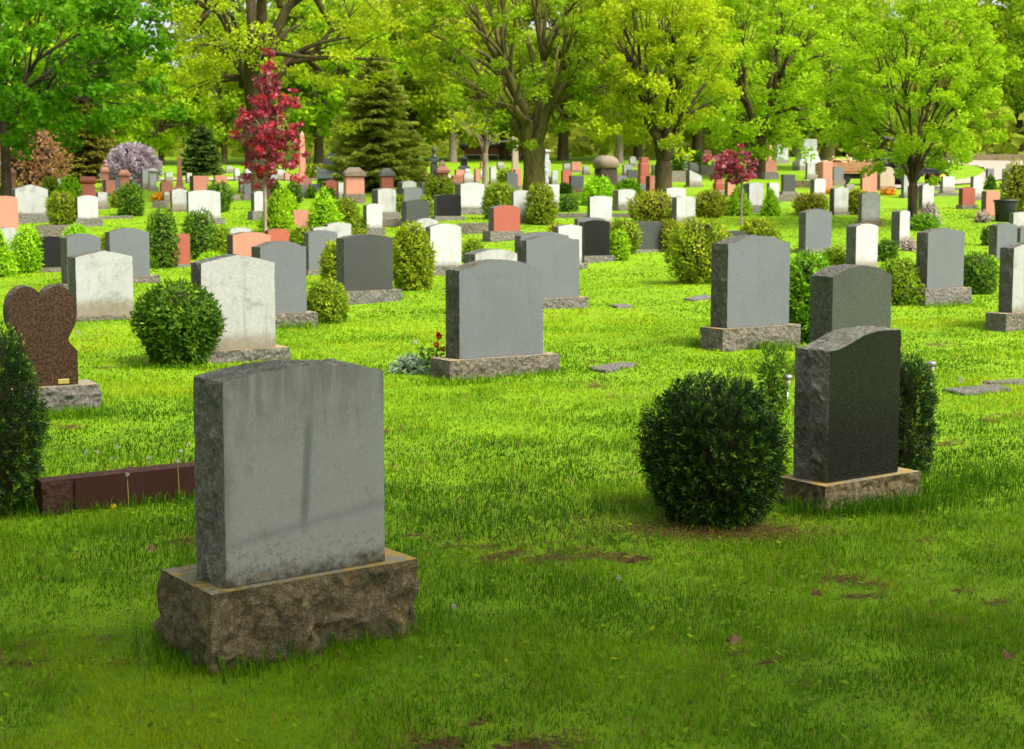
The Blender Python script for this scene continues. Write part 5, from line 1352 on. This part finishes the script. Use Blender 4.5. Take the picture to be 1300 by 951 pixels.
def dandelion(px, yt, yb, label, head='seedhead', r=.012, bare_=False):
    x, y = hit(px, yb); zg = gz(x, y); Ht = zat(x, y, yt) - zg
    root = empty('dandelion', (x, y, zg), rng.uniform(0, 6), label, 'dandelion', 'dandelions gone to seed in the lawn')
    q = Ht * .1
    a = MB(); a.tube([(0, 0, -.01), (q * .4, 0, Ht * .4), (q, q * .3, Ht * .8), (q * .8, q * .2, Ht)], [.0022, .002, .002, .0018], 5); a.build('stalk', M['stalk'], root)
    n = 60; d = rand_unit(n); P = np.array([q * .8, q * .2, Ht]) + d * r * .2
    V, Q = dir_quads(P, d, r, r * .35); mesh_np('seed_head' if head == 'seedhead' else 'flower_head', V, Q, M[head], root)
for row in ((108, 574, 603, 'first pale dandelion head from the left, behind the red slab'), (126, 573, 602, 'pale dandelion head, second from the left behind the red slab'), (143, 582, 600, 'short dandelion between two taller ones behind the red slab'),
            (150, 567, 599, 'tallest dandelion behind the middle of the red slab'), (192, 581, 596, 'dark bare dandelion head behind the right part of the red slab'), (229, 573, 592, 'dandelion closest to the nearest headstone behind the red slab'),
            (163, 603, 650, 'dandelion stalk in front of the middle of the red slab'), (227, 586, 640, 'tall curved dandelion stalk in front of the red slab, near the headstone'), (575, 770, 786, 'round white dandelion clock right of the nearest headstone base'),
            (239, 564, 585, 'faint dandelion right next to the nearest headstone top left side'), (786, 733, 745, 'little dark stalk in the open shaded lawn'), (1143, 492, 512, 'dandelion stalk right of the black headstone, behind the yew')):
    dandelion(row[0], row[1], row[2], row[3], r=.011)
dandelion(145, 643, 650, 'small yellow dandelion in front of the red slab', 'petal_yellow', .014)
for px, py, lb in ((100, 422, 'white dandelion clock right of the brown heart stone'), (527, 434, 'white dandelion clock left of the geranium'), (528, 452, 'white dandelion clock above the silver leaved plant'), (1219, 482, 'white dandelion clock at the right before the flat markers')):
    dandelion(px, py, py + 9, lb, r=.022)

def fallen_leaf(px, py, label, s=.032):
    x, y = hit(px, py); zg = gz(x, y)
    V = []; n = 7
    a0 = rng.uniform(0, 6)
    o = [(0, 0, .018)] + [(s * (.5 + .5 * (i % 2)) * math.cos(a0 + i * 2 * math.pi / n), s * .6 * (.5 + .5 * (i % 2)) * math.sin(a0 + i * 2 * math.pi / n), .012 + .018 * (i % 3)) for i in range(n)]
    mb = MB(); mb.add(o, [(0, 1 + i, 1 + (i + 1) % n) for i in range(n)]); b = MB()
    ob = mb.build('fallen_leaf', M['drybrown'], None, (x, y, zg + .02)); tag(ob, label, 'leaf', 'dry fallen leaves on the lawn')
fallen_leaf(803, 725, 'curled dry leaf in the shade below the big yew'); fallen_leaf(1035, 767, 'dry brown leaf lying below the black headstone'); fallen_leaf(1280, 848, 'pale dry twiggy leaf at the lower right corner'); fallen_leaf(929, 828, 'small dry leaf at the bottom centre right', .035); fallen_leaf(190, 709, 'small pale leaf in the grass left of the nearest headstone', .03)

# ------------------------------------------------------------------ trees
T = tree
T('big central maple with a thick forked mossy trunk', 678, 250, 190, 31, 658, 45, 172, 142, nclump=235, nleaf=110, leafm='leaf_mid', barkm='bark_green', k1=8, k2=6, shape='vase', wob=.22, limb=.8)
T('spreading yellow-green tree on the left with many upright limbs', 327, 252, 165, 34, 345, -22, 205, 158, nclump=240, nleaf=100, leafm='leaf_yellow', barkm='bark', k1=8, k2=5, wob=.3, leaf_px=2.7, clump_px=19, openness=.5, limb=.8, gap=.6, rise=1.15, flat=.5)
T('dark green maple at the left edge with low hanging leaves', 9, 262, 150, 13, 50, 70, 170, 125, nclump=230, nleaf=60, leafm='leaf_deep', barkm='bark_dark', k1=7, leaf_px=5.2, clump_px=18, gap=.5, wob=.3)
T('leaning two stemmed maple right of centre', 842, 252, 212, 24, 838, 70, 105, 125, nclump=190, nleaf=110, leafm='leaf_yellow', barkm='bark', k1=5, shape='vase')
T('broad bright maple behind the crimson sapling', 962, 226, 178, 20, 955, 85, 122, 118, nclump=230, nleaf=105, leafm='leaf_spring', barkm='bark', k1=8, shape='vase')
T('young round crowned maple standing alone on the right lawn', 1158, 287, 238, 13.5, 1160, 106, 124, 122, nclump=310, nleaf=115, leafm='leaf_spring', barkm='bark', k1=9, k2=6, wob=.16, leaf_px=2.6, clump_px=13, limb=.6, rise=.7)
T('shaded maple at the right edge beyond the road', 1294, 199, 160, 11, 1318, 85, 62, 95, nclump=150, nleaf=70, leafm='leaf_mid', barkm='bark_dark')
T('dark trunked tree behind the stepped white tomb', 1050, 214, 165, 20, 1030, 85, 120, 95, nclump=220, nleaf=70, leafm='leaf_mid', barkm='bark_green', k1=7)
T('small pale nearly bare tree left of the central maple', 616, 238, 196, 8, 617, 140, 50, 58, nclump=50, nleaf=26, leafm='leaf_yellow', barkm='bark_pale', k1=5, leaf_px=2.6, clump_px=12, openness=.2, limb=.8)
spruce('blue-green spruce with drooping tiers left of centre', 478, 243, 66, 140, n_tier=26, lowy=216, dens=1.3, power=.62)
spruce('olive brown cedar at the left above the white car', 104, 232, 92, 88, mat='leaf_olive', name='cedar_tree', lowy=226, n_tier=26, power=.45)
spruce('dark narrow evergreen right of the lilac', 256, 222, 160, 46, mat='leaf_dark', name='evergreen_tree', lowy=219, n_tier=18, power=.35)
def bigshrub(label, x0, x1, yt, yb, mt, n, name, kd='dome', cat='shrub'):
    H(label, kd, mt, x0, x1, yt, yb, n=n, name=name, cat=cat, group='large flowering shrubs behind the stones', wob=.2)
bigshrub('round lilac bush covered in pale purple blossom', 136, 200, 182, 240, 'leaf_lilac', 5200, 'lilac_shrub', 'egg')
bigshrub('copper brown leaved shrub at the left edge', -5, 82, 158, 240, 'leaf_copper', 2300, 'copper_shrub', 'egg')
# crimson saplings
T('crimson leaved sapling on a thin pale stem, left of centre', 337, 300, 228, 5, 344, 160, 52, 88, nclump=170, nleaf=24, leafm='leaf_red', barkm='bark_pale', name='crimson_sapling', group='crimson saplings', k1=7, k2=4, leaf_px=3.6, clump_px=8, openness=.1, wob=.3, limb=.5, shape='flame')
T('small crimson leaved sapling on a thin stem, right of centre', 941, 286, 226, 3.4, 930, 212, 37, 21, nclump=80, nleaf=13, leafm='leaf_red2', barkm='bark_pale', name='crimson_sapling', group='crimson saplings', k1=5, k2=3, leaf_px=4.0, clump_px=6, openness=.1, wob=.35, limb=.6)

# trees behind everything: a few kinds, copied
BG = []
def proto(nm, leafm, barkm, **kw):
    r = empty(nm, (0, 0, 0), 0); kwd = dict(nclump=150, nleaf=75); kwd.update(kw)
    tree_parts(nm, r, kwd.pop('fork', 3.0), kwd.pop('tr', .34), kwd.pop('cc', (0, 0, 8)), kwd.pop('cr', (5.5, 5.5, 7.2)), kwd.pop('nclump'), kwd.pop('nleaf'), .30, 1.05, leafm, barkm, **kwd)
    return r
protos = [proto('maple_tree', 'leaf_far', 'bark'), proto('beech_tree', 'leaf_yellow', 'bark_pale', cr=(4.8, 4.8, 7.4)), proto('ash_tree', 'leaf_mid', 'bark_green', wob=.32), proto('linden_tree', 'leaf_spring', 'bark', cc=(0, 0, 7), cr=(6, 6, 6.6))]
used = [False] * 4
def put_tree(k, px, yb, s, label, sz=1.0):
    p = protos[k]; x, y = hit(px, yb)
    if not used[k]: r = p; used[k] = True
    else:
        r = p.copy(); COL.objects.link(r)
        for ch in p.children:
            c = ch.copy(); c.parent = r; COL.objects.link(c)
    r.location = (x, y, gz(x, y)); r.rotation_euler = (0, 0, rng.uniform(0, 6.28)); r.scale = (s, s, s * sz)
    tag(r, label, 'tree', 'leafy trees behind the cemetery')
for row in ((3, -10, 212, 1.2, 'green tree at the far left behind the copper shrub'), (1, 62, 208, 1.05, 'light green tree behind the olive cedar'), (0, 150, 207, .55, 'yellow-green tree above the lilac'), (3, 205, 210, .55, 'low bright tree between lilac and dark evergreen'),
            (2, 285, 209, .62, 'green tree right behind the dark evergreen'), (0, 345, 206, 1.25, 'tall tree behind the left spreading tree'), (3, 405, 209, .95, 'bright tree left behind the spruce'), (1, 455, 203, 1.35, 'tall pale tree rising behind the spruce'),
            (0, 525, 204, 1.05, 'yellow-green tree right behind the spruce'), (1, 575, 206, .85, 'pale tree left of the bare tree'), (2, 640, 203, 1.1, 'green tree behind the left half of the central maple'), (0, 715, 204, 1.2, 'yellow-green tree behind the right half of the central maple'),
            (1, 786, 207, .8, 'pale tree above the domed brown pedestal'), (3, 810, 203, 1.1, 'bright tree left of the leaning maple'), (0, 885, 202, 1.2, 'yellow-green tree between leaning maple and broad maple'), (2, 950, 200, 1.1, 'green tree deep behind the broad bright maple'),
            (1, 1010, 199, 1.1, 'pale trunked tree above the stepped white tomb'), (3, 1075, 199, 1.0, 'bright tree behind the timber wagon'), (0, 1130, 197, 1.15, 'yellow-green tree behind the young maple crown'), (2, 1200, 196, 1.1, 'green tree right behind the young maple crown'), (1, 1262, 195, 1.35, 'tall yellow-green tree by the right edge'), (3, 1340, 196, 1.2, 'bright tree just past the right edge')):
    put_tree(*row)

# the far wood reads as one mass
def far_wood():
    n = 75000; x = rng.uniform(-105, 110, n); base = ground(x, np.full(n, 175.0))
    top = 10 + 6 * fbm(x, 0 * x, .07, 3) + 5 * (fbm(x + 70, 0 * x, .2, 3) - .5) - 3.5 * np.exp(-((x + 36) / 13) ** 2)
    u_ = rng.uniform(0, 1, n); z = u_ ** 1.15 * top; y = 172 + rng.uniform(0, 10, n) + 3 * np.sin(x * .5 + z * .6); low = rng.uniform(0, 1, n) < .45; y = np.where(low, rng.uniform(118, 165, n), y); z = np.where(low, rng.uniform(0, 1, n) * (2.5 + 3.5 * fbm(x, y, .15, 3)), z); x = x * np.where(low, .85, 1); base = ground(x, y)
    N = rand_unit(n) * .8 + np.array([0, -.5, .6]); N /= np.linalg.norm(N, axis=1)[:, None]
    V, Q = leaf_quads(np.stack([x, y, base + z], 1), N, rng.uniform(.5, 1.1, n), 1.3)
    rv = np.clip(.2 + .9 * (fbm(x, z, .25, 3) - .25) + rng.normal(0, .14, n), 0, 1)
    o = mesh_np('far_wood', V, Q, M['leaf_far'], attr=np.repeat(rv, 4)); tag(o, 'dense yellow-green wood closing the view behind the trees', 'wood', kind='stuff')
far_wood()
# shade trees standing behind the camera: their canopies keep the nearest lawn in shade
for i, (x, y, cx_, cy_, cz, rx, ry, rz, lb) in enumerate(((7.5, -5.0, -1.5, 3.5, 8.0, 6.0, 6.0, 2.6, 'maple behind the viewpoint on the right, shading the nearest lawn'), (-4.5, -5.5, 0, 4.5, 8.4, 6.0, 6.5, 2.6, 'maple behind the viewpoint on the left, shading the nearest lawn'))):
    r = empty('maple_tree', (x, y, gz(x, y)), 0, lb, 'tree', 'leafy trees shading the cemetery')
    tree_parts('maple_tree', r, 3.4, .3, (cx_, cy_, cz), (rx, ry, rz), 250, 70, .24, .95, 'leaf_mid', 'bark', k1=7, openness=.1)

# ------------------------------------------------------------------ vehicles and house in the distance
def car(px, yb, rz, paint, label, s=1.0):
    x, y = hit(px, yb); root = empty('parked_car', (x, y, gz(x, y) + .04), rz, label, 'car', 'cars parked on the far drive')
    b = MB(); L, Wd = 4.4, 1.76
    pr = [(-2.2, .35), (-2.18, .75), (-1.75, .92), (-1.1, 1.0), (1.6, 1.02), (2.15, .92), (2.2, .4)]
    def ring(pts, w, yo=0): return [(px_, w, pz_) for px_, pz_ in pts]
    full = pr + [(1.9, .22), (-1.9, .22)]
    b.loft([[(p, -Wd / 2 * .93, z) for p, z in full], [(p * 1.0, -Wd / 2, z * .97 + .01) for p, z in full], [(p, Wd / 2, z * .97 + .01) for p, z in full], [(p, Wd / 2 * .93, z) for p, z in full]], 0)
    b.build('body', M[paint], root)
    r = MB(); cab = [(-1.15, .99), (-.45, 1.42), (.9, 1.46), (1.75, 1.0)]
    r.loft([[(p * (1 if z < 1.1 else .93), sgn * (Wd / 2 * (.95 if z < 1.1 else .74)), z) for p, z in cab] for sgn in (-1, 1)], 0); r.build('cabin_glass', M['glass'], root)
    r = MB(); r.box(-.42, .88, -Wd / 2 * .73, Wd / 2 * .73, 1.425, 1.5, bev=.03); r.build('roof', M[paint], root)
    for sx in (-1.35, 1.35):
        for sy in (-1, 1):
            w = MB(); n = 18; yy = sy * (Wd / 2 - .1)
            w.loft([[(sx + .33 * math.cos(2 * math.pi * q / n), yy + d, .33 + .33 * math.sin(2 * math.pi * q / n)) for q in range(n)] for d in (-.11, .11)], 0); wo_ = w.build('wheel', M['rubber'], root)
            h = MB(); h.loft([[(sx + .2 * math.cos(2 * math.pi * q / n), yy + sy * d, .33 + .2 * math.sin(2 * math.pi * q / n)) for q in range(n)] for d in (.1, .125)], 0); h.build('rim', M['steel'], wo_)
    for sy in (-1, 1):
        h = MB(); h.box(-2.215, -2.1, sy * .62 - .16, sy * .62 + .16, .62, .78, bev=.02); h.build('headlight', M['lamp_clear'], root)
        h = MB(); h.box(2.1, 2.215, sy * .64 - .14, sy * .64 + .14, .66, .84, bev=.02); h.build('tail_light', M['lamp_red'], root)
    return root
car(52, 228, R(70), 'car_white', 'white car glimpsed at the far left behind the big pale headstone')
car(441, 240, R(88), 'car_silver', 'silver car seen left of the pink roofed pedestal')
car(478, 238, R(92), 'car_white', 'white car with red tail lamps seen beside the spruce trunk')

def tractor():
    x, y = hit(1160, 234.5); zg = gz(x, y); k = y / F_PX
    root = empty('tractor', (x, y, zg), R(4), 'dark tractor with yellow front wheel rims partly hidden by the young maple', 'tractor')
    def wheel(cx, cy, r, w, nm='wheel'):
        n = 24; a = MB()
        a.loft([[(cx + rr_ * r * math.cos(2 * math.pi * q / n), cy + d * w, r + rr_ * r * math.sin(2 * math.pi * q / n)) for q in range(n)] for rr_, d in ((.48, -.5), (.94, -.5), (1, -.35), (1, .35), (.94, .5), (.48, .5))], 0)
        o = a.build(nm, M['rubber'], root)
        h = MB()
        h.loft([[(cx + rr_ * r * math.cos(2 * math.pi * q / n), cy + d * w, r + rr_ * r * math.sin(2 * math.pi * q / n)) for q in range(n)] for rr_, d in ((.5, -.52), (.45, -.3), (.2, -.42), (.2, .42), (.45, .3), (.5, .52))], 0)
        h.build('rim', M['wheel_yellow' if r < .5 else 'machine_dark'], o)
    wheel(-.55, -.75, .62, .36); wheel(-.55, .75, .62, .36); wheel(1.02, -.62, .3, .22); wheel(1.02, .62, .3, .22)
    a = MB(); a.box(-.3, 1.15, -.26, .26, .45, .62, bev=.03); a.box(-.9, .0, -.3, .3, .5, .85, bev=.04); a.box(.92, 1.08, -.55, .55, .28, .4, bev=.02); a.build('chassis', M['machine_dark'], root)
    a = MB(); a.box(.15, 1.3, -.28, .28, .63, 1.12, tx=.06, ty=.05); a.build('bonnet', M['machine_dark'], root)
    a = MB(); a.box(-1.0, -.1, -.98, -.55, 1.28, 1.34, bev=.02); a.box(-1.0, -.1, .55, .98, 1.28, 1.34, bev=.02); a.build('fender', M['tractor_green'], root)
    a = MB(); a.box(-.75, -.35, -.24, .24, .88, 1.0, bev=.03); a.box(-.82, -.74, -.22, .22, .98, 1.4, bev=.03); a.build('seat', M['plastic_black'], root)
    a = MB()
    for sy in (-1, 1): a.tube([(-.85, sy * .5, .8), (-.85, sy * .5, 1.95), (-.8, sy * .45, 2.05)], .035, 6)
    a.tube([(-.8, -.47, 2.03), (-.8, .47, 2.03)], .035, 6); a.build('roll_bar', M['machine_dark'], root)
    a = MB(); a.lathe([(.17, 1.2), (.18, 1.22), (.17, 1.24)], -.02, 0, 16); a.tube([(.25, 0, .9), (0, 0, 1.22)], .02, 5); a.build('steering_wheel', M['machine_dark'], root)
    a = MB(); a.tube([(.85, .12, 1.05), (.85, .12, 1.5)], .03, 6); a.build('exhaust', M['machine_dark'], root)
    a = MB(); a.box(-1.7, -.95, -.45, .45, .55, 1.5, bev=.05); a.tube([(-1.6, -.3, 1.4), (-1.4, -.3, 2.0), (-1.0, -.3, 1.9)], .06, 6); a.tube([(-1.6, .3, 1.4), (-1.4, .3, 2.1), (-.95, .3, 2.0)], .06, 6); a.build('rear_loader', M['machine_dark'], root)
tractor()
def wagon():
    x, y = hit(1098, 235.5); zg = gz(x, y)
    root = empty('timber_wagon', (x, y, zg), R(3), 'wooden sided wagon heaped with cut branches, hitched behind the tractor', 'wagon')
    W_ = 2.0
    a = MB(); a.box(-W_, W_, -.8, .8, .5, .58, bev=.01); a.build('bed', M['wood'], root)
    for sy in (-1, 1):
        a = MB()
        for i in range(3): a.box(-W_, W_, sy * .8 - .02, sy * .8 + .02, .6 + i * .13, .715 + i * .13, bev=.006)
        a.build('side_boards', M['wood'], root)
    for sx in (-1, 1):
        a = MB()
        for i in range(3): a.box(sx * W_ - .02, sx * W_ + .02, -.77, .77, .6 + i * .13, .715 + i * .13, bev=.006)
        a.build('end_boards', M['wood'], root)
    a = MB(); a.box(-1.7, 1.7, -.3, .3, .3, .49, bev=.02); a.tube([(1.7, 0, .4), (2.6, 0, .45)], .05, 6); a.build('frame', M['machine_dark'], root)
    for sx in (-1.15, 1.15):
        for sy in (-1, 1):
            n = 20; w = MB(); w.loft([[(sx + .3 * math.cos(2 * math.pi * q / n), sy * .62 + d, .3 + .3 * math.sin(2 * math.pi * q / n)) for q in range(n)] for d in (-.1, .1)], 0); w.build('wheel', M['rubber'], root)
    b = MB()
    for i in range(110):
        c = Vector((rng.uniform(-1.8, 1.8), rng.uniform(-.6, .6), rng.uniform(.75, 1.12))); d = Vector((rng.normal(), rng.normal(0, .5), rng.normal(0, .25))).normalized() * rng.uniform(.15, .45)
        b.tube([c - d, c + d * .1 + Vector((0, 0, .03)), c + d], rng.uniform(.015, .05), 5)
    o = b.build('branch_pile', M['wood_cut'], None, (x, y, zg), R(3)); tag(o, 'heap of pale cut branches on the wooden wagon', 'branches', kind='stuff')
wagon()

def house(px0, px1, yb, yt, yroof, label):
    x0, y0 = hit((px0 + px1) / 2, yb); 
    k = y0 / F_PX; W_ = (px1 - px0) * k / 2; zg = gz(x0, y0); Hw = zat(x0, y0, yt) - zg; Hr = zat(x0, y0, yroof) - zg; D = 4.0
    root = empty('brick_house', (x0, y0 + D, zg), 0, label, 'house')
    a = MB(); a.box(-W_, W_, -D, D, -.5, Hw); a.build('wall', M['brick'], root)
    a = MB(); a.loft([[(-W_ - .4, -D - .5, Hw + .01), (-W_ - .4, D + .5, Hw + .01), (-W_ - .4, 0, Hr)], [(W_ + .4, -D - .5, Hw + .01), (W_ + .4, D + .5, Hw + .01), (W_ + .4, 0, Hr)]], 0); rf = a.build('roof', M['shingle'], root)
    a = MB(); a.box(-W_ * .6, -W_ * .6 + .7, -.5, .3, Hw, Hr + 1.1, bev=.03); a.build('chimney', M['brick'], rf)
    for i in range(4):
        cx_ = -W_ * .75 + W_ * .5 * i
        a = MB(); a.box(cx_ - .6, cx_ + .6, -D - .06, -D - .004, Hw - 1.9, Hw - .6, bev=.01); wf = a.build('window', M['trim'], root)
        a = MB(); a.box(cx_ - .52, cx_ + .52, -D - .075, -D - .063, Hw - 1.82, Hw - .68); a.build('pane', M['glass'], wf)
    a = MB(); a.box(W_ * .86, W_ * .86 + .9 if W_ * .86 + .9 < W_ else W_ - .1, -D - .06, -D - .004, .02, min(2.1, Hw - .3), bev=.01); a.build('door', M['trim'], root)
house(856, 948, 197, 184, 174, 'low brick house glimpsed through the trees right of the leaning maple')
house(1050, 1130, 195, 176, 165, 'brick house hidden behind the young maple crown and wagon')
house(590, 680, 203, 186, 176, 'brick house far behind the central maple trunk')
